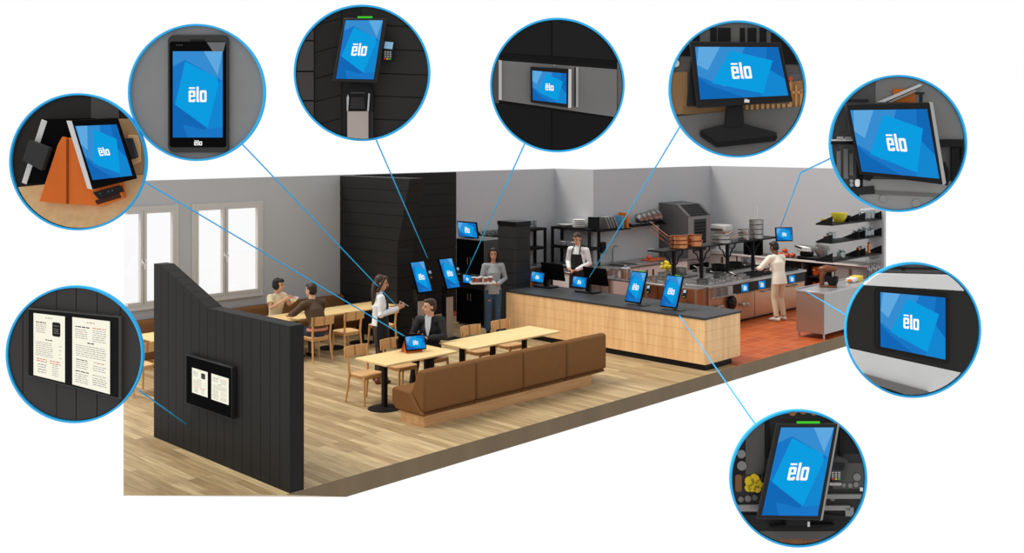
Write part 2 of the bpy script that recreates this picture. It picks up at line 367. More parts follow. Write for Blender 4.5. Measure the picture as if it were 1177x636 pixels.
def text_lines(b, q, nrm, rows, x0, x1, seed, mi, h=.012, e=.003):
    rr = random.Random(seed)
    for y in rows:
        x = x0
        while x < x1 - .03:
            w = min(rr.uniform(.03, .13), x1 - x)
            b.mi = mi; b.poly([lerp4(q, u, v) + nrm * e for u, v in R4(x, x + w, y - h / 2, y + h / 2)]); x += w + .018
def menu_page(q, nrm, parent, first):
    q = [Vector(p) for p in q]; b = MB(); b.mi = 0; b.poly(q)
    text_lines(b, q, nrm, [.945], .38, .60, 3, 1, .012)
    if first:
        text_lines(b, q, nrm, [.865], .08, .42, 4, 2, .018); text_lines(b, q, nrm, [.83, .80, .77, .74, .71], .08, .40, 5, 1, .010)
        b.mi = 2; b.poly([lerp4(q, u, v) + nrm * .003 for u, v in [(.60, .69), (.64, .675), (.82, .675), (.86, .69), (.86, .88), (.82, .895), (.64, .895), (.60, .88)]])
        text_lines(b, q, nrm, [.84, .79, .76, .73], .65, .81, 6, 1, .008, .005)
        text_lines(b, q, nrm, [.60], .38, .60, 7, 2, .016); text_lines(b, q, nrm, [.55, .52, .49, .46, .43, .40, .37, .34], .08, .62, 8, 1, .009); text_lines(b, q, nrm, [.53, .47, .41, .35], .82, .90, 9, 1, .009)
        text_lines(b, q, nrm, [.285, .25], .10, .44, 10, 3, .014); text_lines(b, q, nrm, [.285, .25], .52, .88, 11, 3, .014)
        text_lines(b, q, nrm, [.20, .16, .12, .08], .14, .42, 12, 1, .014); text_lines(b, q, nrm, [.22, .19, .16, .13, .10, .07], .60, .80, 13, 1, .009)
    else:
        text_lines(b, q, nrm, [.87], .08, .46, 14, 2, .016); text_lines(b, q, nrm, [.875], .54, .90, 24, 3, .012)
        text_lines(b, q, nrm, [.83, .80, .77, .74, .71], .08, .40, 15, 1, .009); text_lines(b, q, nrm, [.84, .81, .78, .75, .72, .69], .54, .90, 16, 1, .009)
        text_lines(b, q, nrm, [.65], .40, .58, 17, 2, .016); text_lines(b, q, nrm, [.60, .57, .54, .51, .48, .45], .10, .90, 18, 1, .009)
        text_lines(b, q, nrm, [.39], .10, .40, 19, 2, .012); text_lines(b, q, nrm, [.36, .33, .30, .27], .10, .42, 20, 1, .009); text_lines(b, q, nrm, [.39], .58, .90, 21, 3, .012)
        text_lines(b, q, nrm, [.34, .31, .28], .55, .90, 22, 1, .009); text_lines(b, q, nrm, [.22], .08, .44, 23, 2, .014); text_lines(b, q, nrm, [.18, .15, .12, .09, .06], .08, .42, 25, 1, .009)
        text_lines(b, q, nrm, [.21, .17, .14, .11, .08], .54, .92, 26, 1, .010)
    o = b.build('menu_page', [E_page, E_ink, E_ink2, E_red], parent, smooth=False); o['label'] = 'lit cream menu page with a black panel' if first else 'lit cream menu page in two columns'
    return o
md = thing('menu_display', 'black digital menu display hung on the charcoal partition', 'menu screen', (0, 1.69, .95))
b = MB(); b.b2((-.065, -.55, -.315), (-.0005, .55, .315), .008); b.build('frame', mat('menu_frame', (40, 40, 42), .4, spec=.15), md)
b = MB(); b.b2((-.068, -.535, -.30), (-.064, .535, .30)); b.build('panel', mat('gloss_black', (6, 6, 6), .3, spec=.06), md)
N = Vector((-1, 0, 0))
menu_page([(-.0695, .39, -.145), (-.0695, .005, -.145), (-.0695, .005, .17), (-.0695, .39, .17)], N, md, True)
menu_page([(-.0695, -.085, -.15), (-.0695, -.49, -.15), (-.0695, -.49, .17), (-.0695, -.085, .17)], N, md, False)

# ================================================================== FURNITURE
def sofa(nm, label, modules, prof_back, prof_seat, plinth, mat_m, loc=(0, 0, 0), parent=None):
    t = thing(nm, label, 'bench', loc)
    for a, c in modules:
        b = MB(); b.prism(prof_seat, 'X', a + .004, c - .004); b.build('seat_cushion', mat_m, t, bevel=.03)
        b = MB(); b.prism(prof_back, 'X', a + .004, c - .004); b.build('back_cushion', mat_m, t, bevel=.035)
    lo, hi = plinth
    b = MB(); b.b2(lo, hi); b.build('plinth', M_plinth, t, smooth=False)
    return t
SX, SY = 4.79, 1.25
mods = [(2.80 - SX, 3.80 - SX), (3.80 - SX, 4.79 - SX), (4.79 - SX, 5.785 - SX), (5.785 - SX, 6.78 - SX)]
pb = [(.915, .215), (.915, .76), (.935, .80), (1.03, .80), (1.07, .77), (1.22, .465), (1.00, .215)]
ps = [(.945, .155), (.96, .205), (1.02, .215), (1.235, .455), (1.60, .47), (1.645, .44), (1.645, .27), (1.56, .155)]
sofa('banquette', 'long tan leather banquette of four sections at the front of the floor', mods, [(y - SY, z) for y, z in pb], [(y - SY, z) for y, z in ps], ((2.825 - SX, .955 - SY, 0), (6.44 - SX, 1.455 - SY, .158)), M_leather, (SX, SY, 0))
wbz = atY(340, 346, 7.8).z
bx0, bx1 = cutX + .02 - 4.5, wx - .02 - 4.5
n = 5; st = (bx1 - bx0) / n
b0 = 7.96 - 7.4
pb = [(b0, .10), (b0, wbz - .03), (b0 - .03, wbz), (b0 - .14, wbz), (b0 - .18, wbz - .04), (b0 - .25, .42), (b0 - .25, .10)]
ps = [(b0 - .255, .14), (b0 - .255, .44), (b0 - .70, .45), (b0 - .74, .42), (b0 - .74, .26), (b0 - .66, .14)]
# the cut end of the window bench follows the cut of the floor, so start it a little inside
sofa('banquette', 'long brown leather bench under the windows along the back wall', [(bx0 + i * st, bx0 + (i + 1) * st) for i in range(n)], pb, ps, ((bx0 + .05, b0 - .62, 0), (bx1 - .02, b0 - .05, .14)), M_leather, (4.5, 7.4, 0))

def make_table(w, d, legs, label, loc, rz=0, group=None, round_base=True):
    t = thing('dining_table', label, 'table', loc, rz, group)
    b = MB(); b.box((0, 0, .705), (w, d, .03), bev=.006); b.build('tabletop', M_top, t)
    b = MB(); b.box((0, 0, .681), (w - .16, .09, .014)); b.build('rail', M_bmetal, t)
    for x, y in legs:
        b = MB(); b.b2((x - .035, y - .035, .02), (x + .035, y + .035, .69), .004); l = b.build('leg', M_bmetal, t)
        b = MB(); b.lathe([(0, 0), (.25, 0), (.25, .008), (.23, .016), (.05, .03), (0, .03)], (x, y, 0), 36) if round_base else b.b2((x - .04, y - .28, 0), (x + .04, y + .28, .03), .01)
        b.build('base', M_bmetal, l)
    return t
make_table(1.41, .74, [(-.50, -.08), (.33, -.08)], 'light oak table carrying the small tablet stand, beside the banquette', (3.605, 2.255, 0))
make_table(2.13, .74, [(-.90, 0), (-.21, 0), (.55, 0)], 'longer light oak table nearest the wooden counter', (5.645, 2.245, 0), round_base=False)
make_table(1.85, .72, [(-.35, -.1), (.62, 0)], 'light oak table by the window bench with a couple eating', (4.62, 6.46, 0))
make_table(1.0, .72, [(-.1, 0)], 'light oak table between the window bench and the black wing wall', (6.07, 6.46, 0))
make_table(1.2, .72, [(.0, 0)], 'light oak table half hidden behind the charcoal partition', (2.02, 6.42, 0))

def make_chair(label, loc, rz, group):
    t = thing('dining_chair', label, 'chair', loc, rz, group)
    b = MB(); pts = []
    for k in range(20):
        a = 2 * PI * k / 20; ca, sa = math.cos(a), math.sin(a)
        pts.append((.215 * math.copysign(abs(ca) ** .45, ca), .205 * math.copysign(abs(sa) ** .5, sa)))
    pts = [(x * (1.0 if y < 0 else .93), y) for x, y in pts]
    b.hull([(x * .96, y * .96, .425) for x, y in pts], [(x, y, .455) for x, y in pts]); b.build('seat', M_oakseat, t, bevel=.006)
    for s in (-1, 1):
        b = MB(); b.loft([(s * .185, -.185, 0), (s * .178, -.172, .22), (s * .168, -.155, .43)], [.014, .019, .022], n=10); b.build('leg', M_oak, t)
        b = MB(); b.loft([(s * .205, .245, 0), (s * .19, .205, .22), (s * .18, .185, .44), (s * .188, .20, .62), (s * .20, .245, .80)], [.014, .019, .021, .018, .014], n=10); b.build('leg', M_oak, t)
    b = MB(); A = []; N = 14
    for k in range(N + 1):
        u = -1 + 2 * k / N; A.append((.232 * u, .262 - .045 * (u * u) + .02))
    for (x0, y0), (x1, y1) in zip(A, A[1:]):
        b.hull([(x0, y0 - .018, .675), (x1, y1 - .018, .675), (x1, y1, .675), (x0, y0, .675)], [(x0, y0, .835), (x1, y1, .835), (x1, y1 + .018, .835), (x0, y0 + .018, .835)])
    bmesh.ops.remove_doubles(b.bm, verts=b.bm.verts, dist=1e-5)
    b.build('backrest', M_oak, t)
    b = MB(); b.b2((-.165, -.165, .385), (.165, -.14, .426), .005); b.b2((-.17, .15, .385), (.17, .175, .426), .005); b.b2((-.165, -.16, .385), (-.14, .17, .426)); b.b2((.14, -.16, .385), (.165, .17, .426)); b.build('apron_rail', M_oak, t)
    return t
G1, G2 = 'chairs at the front tables', 'chairs at the window tables'
ch0 = make_chair('oak chair at the left end of the front table with the tablet stand', (3.14, 2.66, 0), .03, G1)
dup(ch0, (3.88, 2.72, 0), -.02, 'oak chair tucked in behind the small tablet stand', G1)
dup(ch0, (4.62, 2.80, 0), .05, 'oak chair under the businessman in the black suit', G1)
dup(ch0, (5.56, 2.66, 0), .0, 'oak chair on the far side of the longer front table, nearer the businessman', G1)
dup(ch0, (6.28, 2.66, 0), -.03, 'oak chair on the far side of the longer front table, nearer the counter', G1)
dup(ch0, (4.36, 5.72, 0), PI - .05, 'oak chair under the man in the brown jacket', G2)
dup(ch0, (5.07, 5.76, 0), PI + .02, 'empty oak chair beside the man in the brown jacket', G2)
dup(ch0, (5.94, 5.80, 0), PI, 'oak chair half hidden behind the waitress', G2)
dup(ch0, (.99, 5.72, 0), PI + .05, 'oak chair half hidden behind the left end of the charcoal partition', G2)

# ---------------------------------------------------------------- service counter
ct = thing('service_counter', 'oak veneered service counter with a dark grey top and black kick', 'counter', (9.1, 2.65, 0))
Y0, Y1 = .17 - 2.65, 5.0 - 2.65; X0, X1 = 8.545 - 9.1, 9.66 - 9.1
b = MB(); gz = [.105, .30, .49, .68, .882]
for a, c in zip(gz, gz[1:]): b.b2((X0, Y0, a + .002), (X1, Y1, c - .002))
b.b2((X0 + .006, Y0 + .006, .105), (X1 - .006, Y1 - .006, .88)); b.build('body', M_counter, ct, smooth=False)
b = MB(); b.b2((X0 - .015, Y0 - .02, .884), (X1 + .03, Y1, .922), .005); b.build('worktop', M_stone, ct)
b = MB(); b.b2((X0 + .03, Y0 + .02, .002), (X1 - .25, Y1 - .03, .103)); b.build('kick_board', M_black, ct, smooth=False)

# dark boarded column standing at the far end of the counter
cl = thing('column', 'square charcoal boarded column with a black cap behind the counter end', 'column', (9.06, 5.275, 0))
b = MB(); hgt = 2.21
for i in range(9): b.box((0, 0, (i + .5) * hgt / 9), (.43, .53, hgt / 9 - .014))
b.box((0, 0, hgt / 2), (.415, .515, hgt - .01)); b.build('shaft', mat('column_boards', (48, 47, 47), .6, var=.1, spec=.15), cl, smooth=False)
b = MB(); b.box((0, 0, hgt + .045), (.455, .555, .09), bev=.004); b.build('cap', M_black, cl)
# ================================================================== SCREENS AND TILLS ON THE FLOOR AND COUNTER (built facing -Y)
def tiltq(w, h, cx, cz, y, tilt, proud=0.0):
    """lower-left, lower-right, upper-right, upper-left of a panel facing -Y leaning back by tilt"""
    c, s = math.cos(tilt), math.sin(tilt); ctr = Vector((cx, y, cz)); u = Vector((1, 0, 0)); v = Vector((0, s, c)); n = Vector((0, -c, s))
    return [ctr + u * (a * w / 2) + v * (bb * h / 2) + n * proud for a, bb in ((-1, -1), (1, -1), (1, 1), (-1, 1))], n
def panel(b, w, h, t, cx, cz, y, tilt, bev=.012, off=0.0):
    M = Matrix.Rotation(-tilt, 3, 'X'); c, s = math.cos(tilt), math.sin(tilt); n = Vector((0, -c, s))
    b.box(Vector((cx, y, cz)) + n * off, (w, t, h), bev=bev, M=M, seg=2); return b
M_bezel = mat('screen_bezel', (14, 14, 15), .35, spec=.12)
def terminal(parent, x, y, z, s=1.0):
    b = MB(); panel(b, .085 * s, .17 * s, .045 * s, x, z, y, .3, .01); t = b.build('card_terminal', M_black, parent)
    b = MB(); panel(b, .06 * s, .055 * s, .004, x, z + .045 * s, y + .014 * s, .3, .001, .026 * s); q = b.build('display', mat('pale_lcd', (170, 205, 225), .3), t); q['label'] = 'pale blue terminal display'
    for i, cname in enumerate(((200, 60, 50), (220, 190, 60), (70, 180, 80))):
        b = MB(); panel(b, .016 * s, .014 * s, .006, x - .02 * s + .02 * s * i, z - .058 * s, y - .018 * s, .3, .001, .025 * s); b.build('key', mat('key_%d' % i, cname, .5), t)
    return t
def floor_kiosk(label, loc):
    t = thing('order_kiosk', label, 'kiosk', loc, 0, 'floor kiosks')
    b = MB(); b.box((0, .09, .012), (.34, .40, .024), bev=.008); b.build('base_plate', M_bmetal, t)
    b = MB(); b.b2((-.09, 0.005, .024), (.09, .02, .845), .004); b.build('pole_face', M_taupe, t)
    b = MB(); b.b2((-.10, .02, .024), (.10, .15, .90), .01); b.build('pole', M_black, t)
    b = MB(); b.hull([(-.085, .0, .845), (.085, .0, .845), (.09, .15, .845), (-.09, .15, .845)], [(-.10, -.02, 1.06), (.10, -.02, 1.06), (.10, .15, 1.06), (-.10, .15, 1.06)]); b.ball((0, -.0, .93), (.055, .03, .055)); b.build('receipt_printer', M_black, t)
    tl = math.radians(24)
    b = MB(); panel(b, .375, .655, .045, 0, 1.31, .035, tl); m = b.build('monitor', M_bezel, t)
    q, nn = tiltq(.335, .605, 0, 1.31, .035, tl, .0232); screen(q, nn, m, portrait=True, logo=.42, eps=.0004)
    terminal(t, .255, .06, 1.33)
    b = MB(); b.b2((.15, .06, 1.30), (.25, .085, 1.33)); b.build('terminal_arm', M_black, t)
    return t
k0 = floor_kiosk('black floor kiosk with a taupe pole, nearer the wing wall', (6.70, 5.50, 0))
dup(k0, (7.45, 5.50, 0), 0, 'black floor kiosk with a taupe pole, nearer the pickup cabinet', 'floor kiosks')

def counter_kiosk(label, loc):
    t = thing('counter_kiosk', label, 'kiosk', loc, -PI / 2, 'kiosks on the counter')
    b = MB(); b.box((.06, .05, .006), (.40, .20, .012), bev=.004); b.build('base_plate', M_black, t)
    b = MB(); b.hull([(-.02, .10, .012), (.06, .10, .012), (.06, .13, .012), (-.02, .13, .012)], [(-.02, .16, .28), (.06, .16, .28), (.06, .19, .28), (-.02, .19, .28)]); b.build('stand', M_silver, t)
    tl = math.radians(21)
    b = MB(); panel(b, .375, .60, .035, 0, .325, .06, tl); m = b.build('monitor', M_bezel, t)
    q, nn = tiltq(.335, .56, 0, .325, .06, tl, .018); screen(q, nn, m, portrait=True, logo=.42, eps=.0004)
    b = MB(); panel(b, .10, .014, .03, .05, .325, .06, tl, .003); 
    bmesh.ops.translate(b.bm, vec=Vector((0, math.sin(tl), math.cos(tl))) * .306, verts=b.bm.verts); l = b.build('status_light', E_green, m); l['label'] = 'glowing green status light'
    terminal(t, .255, .10, .30, .9)
    b = MB(); b.b2((.16, .12, .27), (.25, .14, .30)); b.build('terminal_arm', M_silver, t)
    return t
c0 = counter_kiosk('tilted touchscreen kiosk standing on the counter, next to the till', (8.84, 1.93, .9225))
dup(c0, (8.84, 1.12, .9225), -PI / 2, 'tilted touchscreen kiosk standing on the counter, nearest its front corner', 'kiosks on the counter')

def till(label, loc):
    t = thing('point_of_sale_till', label, 'till', loc, -PI / 2, 'tills on the counter')
    b = MB(); b.box((0, 0, .018), (.48, .30, .034), bev=.012, seg=2); b.build('base', M_black, t)
    b = MB(); b.hull([(-.05, -.02, .034), (.05, -.02, .034), (.05, .05, .034), (-.05, .05, .034)], [(-.035, -.02, .26), (.035, -.02, .26), (.035, .05, .26), (-.035, .05, .26)]); b.build('neck', M_black, t)
    b = MB(); panel(b, .60, .37, .035, .14, .33, .07, math.radians(-14), .012); b.build('operator_monitor', M_bezel, t)
    b = MB(); panel(b, .385, .225, .03, -.13, .205, -.10, math.radians(12), .008); m = b.build('customer_monitor', M_bezel, t)
    q, nn = tiltq(.352, .195, -.13, .205, -.10, math.radians(12), .0155); screen(q, nn, m, logo=.26, eps=.0004)
    return t
t0 = till('black two-screen till at the far end of the counter by the column', (9.42, 4.70, .9225))
dup(t0, (9.46, 3.58, .9225), -PI / 2, 'black two-screen till on the counter in front of the man in the apron', 'tills on the counter')

# pickup cabinet (faces -X)
cb = thing('pickup_cabinet', 'tall black pickup cabinet with double doors and grey side', 'cabinet', (9.06, 6.285, 0), -PI / 2)
b = MB(); b.b2((-.425, -.31, .03), (.425, .36, 1.865), .004); b.b2((-.40, -.28, 0), (.40, .33, .03)); b.build('carcass', M_dgrey, cb)
M_gloss = mat('gloss_black_door', (9, 9, 10), .25, spec=.12)
for z0, z1 in ((.05, .80), (1.13, 1.85)):
    for s in (-1, 1):
        b = MB(); b.b2((s * .004 if s > 0 else -.42, -.332, z0), (.42 if s > 0 else -.004, -.311, z1), .003); d = b.build('door', M_gloss, cb)
        hz = .62 if z0 < .5 else 1.40
        b = MB(); b.tube([(s * .045, -.334, hz - .07), (s * .045, -.352, hz - .07), (s * .045, -.352, hz + .07), (s * .045, -.334, hz + .07)], .007, 6); b.build('handle', M_steel, d)
b = MB(); b.b2((-.42, -.332, .81), (.42, -.311, 1.12), .003); b.build('control_band', mat('band_black', (26, 26, 27), .3), cb)
b = MB(); b.box((-.04, -.345, 1.01), (.30, .026, .20), bev=.008); m = b.build('control_screen', M_bezel, cb)
screen([(-.175, -.3585, .925), (.095, -.3585, .925), (.095, -.3585, 1.095), (-.175, -.3585, 1.095)], (0, -1, 0), m, logo=.26, eps=.0004)
st_ = thing('order_status_screen', 'wide order screen standing on top of the black pickup cabinet', 'screen', (8.86, 6.48, 1.868), -PI / 2)
b = MB(); panel(b, .62, .355, .035, 0, .185, 0, math.radians(-9), .01); m = b.build('monitor', M_bezel, st_)
q, nn = tiltq(.575, .31, 0, .185, 0, math.radians(-9), .018); screen(q, nn, m, logo=.26, eps=.0004)
b = MB(); b.box((0, .12, .008), (.26, .16, .015), bev=.004); b.b2((-.03, .04, .0), (.03, .11, .16)); b.build('stand', M_black, st_)

# small two-sided tablet stand on the front table
ts = thing('tablet_stand', 'two-sided tablet on an orange leather stand on the front table', 'tablet', (3.80, 2.37, .7205), -.30)
b = MB(); b.hull([(-.14, -.11, 0), (.14, -.11, 0), (.14, .11, 0), (-.14, .11, 0)], [(-.12, -.02, .19), (.12, -.02, .19), (.12, .02, .19), (-.12, .02, .19)]); b.build('wedge', mat('orange_leather', (190, 92, 34), .55, var=.12, scale=30), ts, bevel=.008)
b = MB(); panel(b, .345, .235, .022, .02, .150, -.085, .38, .008); m = b.build('tablet', M_bezel, ts)
q, nn = tiltq(.31, .20, .02, .150, -.085, .38, .0115); screen(q, nn, m, logo=.26, eps=.0004)
b = MB(); panel(b, .345, .235, .022, -.03, .152, .085, -.38, .008); b.build('tablet', M_bezel, ts)
for s in (-1, 1):
    b = MB(); b.box((s * .195 - .02 * (s < 0), -.07 if s > 0 else .06, .15), (.03, .05, .11), bev=.006); b.build('card_reader', M_black, ts)

# ================================================================== KITCHEN
# cooking range
rg = thing('cooking_range', 'long stainless cooking range with black touch panels', 'range', (13.95, 3.2, 0))
ox, oy = 13.95, 3.2
def L(p): return (p[0] - ox, p[1] - oy, p[2])
b = MB(); b.b2(L((11.94, 2.34, .06)), L((15.97, 4.2, .86)), .004); b.build('body', M_reflsteel, rg)
b = MB(); b.b2(L((11.92, 2.30, .86)), L((16.0, 4.22, .915)), .008); b.build('hob_top', M_steel, rg)
b = MB(); b.b2(L((12.0, 2.42, .007)), L((15.9, 4.1, .06))); b.build('kick_plate', M_black, rg, smooth=False)
b = MB(); b.b2(L((12.84, 2.318, .65)), L((15.96, 2.338, .855)), .003); cp = b.build('control_panel', M_black, rg)
for x0, x1 in ((13.15, 13.43), (13.86, 14.14), (15.19, 15.47)):
    screen([L((x0, 2.3165, .665)), L((x1, 2.3165, .665)), L((x1, 2.3165, .835)), L((x0, 2.3165, .835))], (0, -1, 0), cp, name='touch_screen', logo=.42, eps=.0006)
for x0, x1 in ((12.86, 13.70), (13.72, 14.55), (14.57, 15.93)):
    b = MB(); b.b2(L((x0, 2.322, .09)), L((x1, 2.338, .635)), .004); d = b.build('oven_door', M_reflsteel, rg)
    if x0 > 13:
        b = MB(); m = (x0 + x1) / 2 + .05; b.tube([L((m - .22, 2.322, .60)), L((m - .22, 2.28, .60)), L((m + .22, 2.28, .60)), L((m + .22, 2.322, .60))], .014); b.build('handle', M_steel, d)
b = MB(); b.b2(L((11.96, 2.322, .64)), L((12.82, 2.338, .85)), .003)
b.b2(L((11.96, 2.24, .655)), L((12.82, 2.322, .68)), .003)
for x in (12.0, 12.25, 12.5): b.b2(L((x, 2.24, .66)), L((x + .02, 2.338, .85)))
b.build('drip_channel', M_steel, rg)
Mx = Matrix.Rotation(PI / 2, 3, 'X')
b = MB(); b.lathe([(0, .09), (.055, .088), (.07, .075), (.135, .07), (.15, .05), (.15, .02), (.03, .015), (.03, 0), (0, 0)], L((12.73, 2.322, .49)), 28, Mx); b.build('hand_wheel', M_black, rg)
for x, z in ((12.18, .44), (12.30, .45), (13.16, .40), (13.33, .39)):
    b = MB(); b.lathe([(0, .09), (.04, .088), (.05, .07), (.05, .05), (.018, .045), (.018, 0), (0, 0)], L((x, 2.322, z)), 20, Mx); b.tube([L((x - .06, 2.255, z - .03)), L((x + .06, 2.255, z + .03))], .014); b.build('valve', M_steel, rg)
for gx in (14.0, 14.55, 15.1, 15.62):
    for gy in (2.72, 3.75):
        b = MB()
        for k in range(5): b.b2(L((gx - .22, gy - .26 + .13 * k - .012, .9155)), L((gx + .22, gy - .26 + .13 * k + .012, .945)))
        b.b2(L((gx - .23, gy - .28, .9155)), L((gx - .20, gy + .28, .938))); b.b2(L((gx + .20, gy - .28, .9155)), L((gx + .23, gy + .28, .938)))
        b.build('burner_grate', M_bmetal, rg, smooth=False)
for gx in (12.3, 12.9):
    b = MB(); b.b2(L((gx - .26, 3.45, .9155)), L((gx + .26, 4.1, .95)), .004); b.build('griddle_plate', M_dsteel, rg)

# open steel worktable at the left end of the range
wt_ = thing('steel_worktable', 'narrow open steel worktable against the left end of the range', 'worktable', (11.72, 3.7, 0))
b = MB(); b.b2((-.18, -1.32, .86), (.18, 1.32, .90), .004); b.build('worktop', M_steel, wt_)
for x in (-.155, .155):
    for y in (-1.28, 0, 1.28):
        b = MB(); b.b2((x - .02, y - .02, .006), (x + .02, y + .02, .86)); b.build('leg', M_steel, wt_, smooth=False)
b = MB(); b.b2((-.17, -1.30, .25), (.17, 1.30, .275)); b.build('undershelf', M_dsteel, wt_, smooth=False)

# rack above the range
rk = thing('overshelf_rack', 'black shelf rack on bracketed posts standing along the range', 'rack', (13.8, 3.2, .9155))
b = MB(); b.b2((-2.38, -.05, .68), (2.40, .37, .715), .004); b.build('shelf', M_bmetal, rk)
for x in (11.86, 12.90, 13.95, 15.05):
    lx = x - 13.8
    b = MB(); b.b2((lx - .032, -.045, 0), (lx + .032, .02, .68), .003); p = b.build('post', M_bmetal, rk)
    for s in (-1, 1):
        b = MB(); b.tube([(lx + s * .03, -.012, .36), (lx + s * .12, -.012, .42), (lx + s * .15, -.012, .50), (lx + s * .20, -.012, .56), (lx + s * .30, -.012, .60), (lx + s * .33, -.012, .68)], .017, 6); b.build('bracket', M_bmetal, p)

def pot(nm, label, loc, r, h, m, rz=0, handle=None, lid=False, group=None, hm=None, ears=False, cat='pan'):
    t = thing(nm, label, cat, loc, rz, group)
    b = MB(); w = .006; b.lathe([(0, 0), (r * .93, 0), (r, .015), (r, h), (r + .008, h + .004), (r + .008, h + .01), (r - w, h + .008), (r - w, .02), (0, .015)], n=26); b.build('body', m, t)
    if handle:
        l, up = handle; b = MB(); b.loft([(r - .005, 0, h * .75), (r + l * .4, 0, h * .75 + up * .4), (r + l, 0, h * .75 + up)], [(.011, .007), (.013, .008), (.016, .009)], side=(0, 1, 0), n=8); b.build('handle', hm or m, t)
    if ears:
        for s in (-1, 1):
            b = MB(); b.tube([(s * r, -.04, h * .7), (s * (r + .05), -.035, h * .72), (s * (r + .05), .035, h * .72), (s * r, .04, h * .7)], .009, 6); b.build('ear', hm or m, t)
    if lid:
        b = MB(); b.lathe([(r + .006, h + .011), (r * .8, h + .03), (.02, h + .045), (.02, h + .06), (.035, h + .075), (0, h + .085)], n=26); b.build('lid', m, t)
    return t
RZ = .9155 + .7155
GC = 'copper pans on the rack'
z = RZ
for i, (dx, rz) in enumerate(((0, 2.35), (.01, 2.55), (-.01, 2.2))):
    pot('saucepan', ['copper saucepan with a long raised handle, bottom of its stack', 'copper saucepan with a long raised handle, middle of its stack', 'copper saucepan with a long raised handle, top of its stack'][i], (12.22 + dx, 3.32, z), .20, .075, M_copper, rz, (.42, .34), group=GC); z += .09
for i in range(2):
    pot('sugar_pan', ['wide copper pan beside the long handled stack, lower of two', 'wide copper pan beside the long handled stack, upper of two'][i], (12.80, 3.34, RZ + .125 * i), .21 - .015 * i, .11, M_copper, .4, ears=True, group=GC)
z = RZ
for i in range(2):
    pot('frying_pan', ['steel frying pan with a copper handle, lower of the pair on the rack', 'steel frying pan with a copper handle, upper of the pair on the rack'][i], (13.87, 3.30, z), .22, .075, M_steel, -.1 + .25 * i, (.40, .08), group='frying pans on the rack', hm=M_copper); z += .09
for i in range(2):
    pot('stock_pot', ['small steel pot at the bottom of the short stack on the rack', 'small steel pot at the top of the short stack on the rack'][i], (14.83, 3.30, RZ + .135 * i), .14, .12, M_steel, 0, ears=True, group='steel pots on the rack', cat='pot')
for i in range(4):
    pot('stock_pot', ['steel pot at the bottom of the tall stack on the rack', 'steel pot second from the bottom of the tall stack on the rack', 'steel pot third from the bottom of the tall stack on the rack', 'steel saucepan with a raised handle topping the tall stack on the rack'][i], (15.36, 3.28, RZ + .115 * i), .17, .10, M_steel, .5, (.55, .30) if i == 3 else None, ears=i < 3, group='steel pots on the rack', cat='pot')
# kitchen order display hung at the end of the rack
kd = thing('kitchen_display', 'kitchen order display tilted on an arm at the end of the rack', 'screen', (15.98, 2.92, 1.60), -.62)
b = MB(); panel(b, .44, .34, .04, 0, .12, -.05, math.radians(8), .012); m = b.build('monitor', M_bezel, kd)
q, nn = tiltq(.395, .29, 0, .12, -.05, math.radians(8), .0205); screen(q, nn, m, logo=.26, eps=.0005)
b = MB(); b.tube([(0, .0, .10), (0, .16, .08), (0, .24, .02), (0, .36, .012)], .022); b.build('arm', M_black, kd)

# bits and pieces on the hob and worktable
def utensil(nm, label, p0, p1, kind, m, group):
    t = thing(nm, label, 'utensil', p0, 0, group); p0 = Vector(p0); d = Vector(p1) - p0; n = d.normalized()
    b = MB(); b.loft([(0, 0, .008), d * .5 + Vector((0, 0, .016)), d + Vector((0, 0, .008))], [(.011, .006)] * 3, side=n.cross(UP), n=8); b.build('handle', m, t)
    b = MB()
    if kind == 'ladle': b.lathe([(0, -.01), (.035, 0), (.05, .03), (.054, .045), (.046, .045), (.032, .012), (0, .004)], d + n * .04 + Vector((0, 0, .012)), 16); b.build('cup', m, t)
    elif kind == 'spatula': b.box(d + n * .06 + Vector((0, 0, .010)), (.13, .08, .006), rz=math.atan2(n.y, n.x), bev=.002); b.build('blade', m, t)
    else:
        for k in range(5):
            a = (k - 2) * .28; s = n.cross(UP); b.tube([d + Vector((0, 0, .012)), d + n * .07 + s * a * .12 + Vector((0, 0, .03)), d + n * .14 + s * a * .12 + Vector((0, 0, .03)), d + n * .19 + Vector((0, 0, .012))], .004, 5)
        b.build('wires', m, t)
    return t
GU = 'utensils on the hob'
us = [((12.05, 2.55), (12.38, 2.70), 'ladle', 'ladle lying across the front left of the hob'), ((12.20, 2.50), (12.55, 2.44), 'spatula', 'spatula lying along the front left edge of the hob'),
      ((12.55, 2.62), (12.80, 2.86), 'whisk', 'whisk lying on the left half of the hob'), ((12.75, 2.50), (13.10, 2.60), 'ladle', 'ladle lying above the touch panels on the left'),
      ((13.05, 2.78), (13.35, 2.62), 'spatula', 'spatula lying on the middle of the hob'), ((13.30, 2.48), (13.62, 2.50), 'whisk', 'whisk lying at the hob edge left of the cook'),
      ((12.0, 2.95), (12.32, 2.90), 'whisk', 'whisk lying under the left end of the rack'), ((12.45, 3.02), (12.75, 2.98), 'ladle', 'ladle lying under the copper pans')]
for (x0, y0), (x1, y1), k, lb in us: utensil(k, 'steel ' + lb, (x0, y0, .9175), (x1, y1, .9175), k, M_steel, GU)
gp = [(11.74, 3.30, .07, .16), (11.70, 3.62, .09, .13), (11.76, 3.95, .08, .2), (11.66, 4.35, .11, .24), (11.74, 4.75, .10, .18)]
for i, (x, y, r, h) in enumerate(gp):
    pot('steel_canister', ['small', 'low', 'slim', 'large lidded', 'plain'][i] + ' steel canister on the narrow worktable, %s from the range front' % ['nearest', 'second', 'third', 'fourth', 'farthest'][i], (x, y, .9005), r, h, M_steel, 0, lid=i == 3, group='canisters on the worktable', cat='canister')
